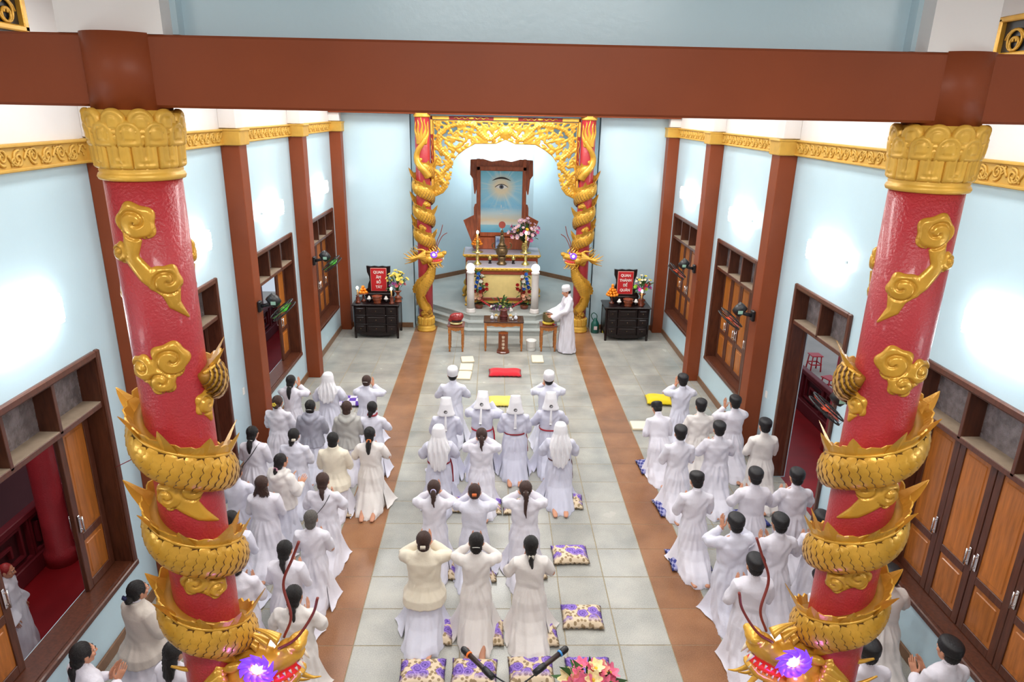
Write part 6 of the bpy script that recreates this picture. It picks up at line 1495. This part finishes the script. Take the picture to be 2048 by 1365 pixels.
# men, right side
T_ = dict(hat='turban', tilt=.06)
P(3.14, 11.33, 1.33, 'man in black turban, foremost on the right, hands raised beside the bright yellow cushion', pose='raise', seed=0, rm=M_robec, **T_)
P(2.48, 10.51, 1.15, 'man in black turban bowing forward at the ivory pad', pose='pray', seed=1, hat='turban', tilt=.35, bd=.35, rz=.1)
P(3.17, 10.28, 1.3, 'young man in black turban between the bowing man and the wall', pose='pray', seed=2, rm=M_robew, **T_)
P(3.76, 10.37, 1.33, 'man in black turban by the right pilaster with raised hands', pose='raise', seed=1, rm=M_robe, rz=.15, **T_)
P(2.55, 9.21, 1.33, 'man in black turban directly behind the bowing man at the brown strip', pose='pray', seed=0, **T_)
P(3.18, 9.36, 1.33, 'man in black turban in the third right row holding a hand to his chin', pose='wide', seed=2, **T_)
P(3.93, 9.48, 1.33, 'young man in black turban beside the open right doorway', pose='pray', seed=1, rm=M_robew, **T_)
P(2.42, 7.90, 1.3, 'man in black turban with bowed head and patterned cushion at the brown strip', pose='pray', seed=0, hat='turban', tilt=.35, panels=True)
P(3.22, 7.94, 1.33, 'man in black turban in the middle of the fourth right row', pose='wide', seed=1, **T_)
P(3.77, 7.93, 1.33, 'man in black turban nearest the doorway, left of the near right column', pose='wide', seed=2, rm=M_greyg if False else M_robe, **T_)
P(2.59, 6.85, 1.33, 'man in black turban in the fifth right row with raised left elbow', pose='raise', seed=2, rm=M_robec, rz=.12, **T_)
P(3.11, 6.85, 1.33, 'man in black turban and glasses in the fifth right row', pose='wide', seed=0, rz=.1, **T_)
P(2.54, 6.08, 1.33, 'man in black turban behind the right dragon whisker at the brown strip', pose='pray', seed=1, **T_)
P(3.40, 6.35, 1.0, 'person bowing low half hidden behind the near right column', pose='pray', seed=2, hat='turban', tilt=.3, bd=.85, base=1.03)
P(3.66, 6.96, 1.3, 'person hidden behind the near right column, dark head beside its fin', pose='pray', seed=0, **T_)
P(3.90, 5.91, 1.33, 'man right of the near right column whose white robe shows beside it', pose='wide', seed=1, rm=M_robew, **T_)
P(3.12, 4.86, 1.33, 'man in black turban at the bottom edge right of the near right column', pose='pray', seed=2, **T_)
P(3.86, 4.86, 1.33, 'man with black hair cap near the right wall at the bottom edge', pose='pray', seed=0, rz=.2, **T_)
# the standing man at the bell, and two people outside the left window
P(1.48, 16.22, 1.66, 'man in a white turban and long white robe standing at the bronze bowl', hat='white', pose='stand', style='aodai', st=True, rm=M_robe, seed=1, rz=PI/2+.15, tilt=.35)
P(-5.35, 6.2, 1.2, 'person in a white shirt and red head cover outside the near left window', 'short', cm('red_cap_cloth', (150, 30, 30)), None, 'hang', 'aodai', M_robe, seed=2, st=True, rz=-1.2, tilt=.3, z=-.1)
P(-5.7, 8.15, 1.45, 'person in a dark red shirt on the veranda beyond the near left window', 'short', None, None, 'hang', 'aodai', cloth('dark_red_shirt_cloth', (150, 40, 52)), seed=0, st=True, rz=2.6, z=-.1)
# cushions under the kneeling rows
for i, (x, y, l) in enumerate(((-1.0, 7.55, 'purple rose cushion under the woman with the white scrunchie'), (-.48, 7.5, 'purple rose cushion under the woman with the orange claw clip'), (.17, 7.55, 'purple rose cushion under the woman with the very long ponytail'),
        (-.98, 6.42, 'purple rose cushion under the woman in the puffy cream jacket'), (-.4, 6.4, 'purple rose cushion under the middle woman of the last row'), (.22, 6.38, 'purple rose cushion under the woman with the low curly ponytail'),
        (-1.0, 9.1, 'purple rose cushion under the left veiled person'), (-.4, 9.05, 'purple rose cushion under the woman between the veils'), (.1, 9.05, 'purple rose cushion lying free between the centre woman and the right veil'), (.85, 9.2, 'purple rose cushion under the right veiled person'),
        (-2.6, 7.75, 'purple cushion under the woman with the bag strap'), (-2.62, 8.95, 'purple cushion under the woman in the cream pleated jacket'))):
    cushion(CU[i % 3], x+.05, y, .04*(i % 3-1), l)
M_blu = checkmat('blue_patterned_cloth', srgb(50, 56, 130), srgb(150, 150, 190), 16)
cb = cushion_mesh(.5, .42, .09, M_blu, 15)
for i, (x, y, l) in enumerate(((2.4, 7.75, 'blue patterned cushion under the man with bowed head'), (2.5, 10.3, 'blue patterned cushion under the bowing man'), (2.52, 9.05, 'blue patterned cushion under the man behind the bowing man'), (3.55, 8.75, 'blue patterned cushion lying on the floor before the doorway'))): cushion(cb, x, y, .05*i, l)
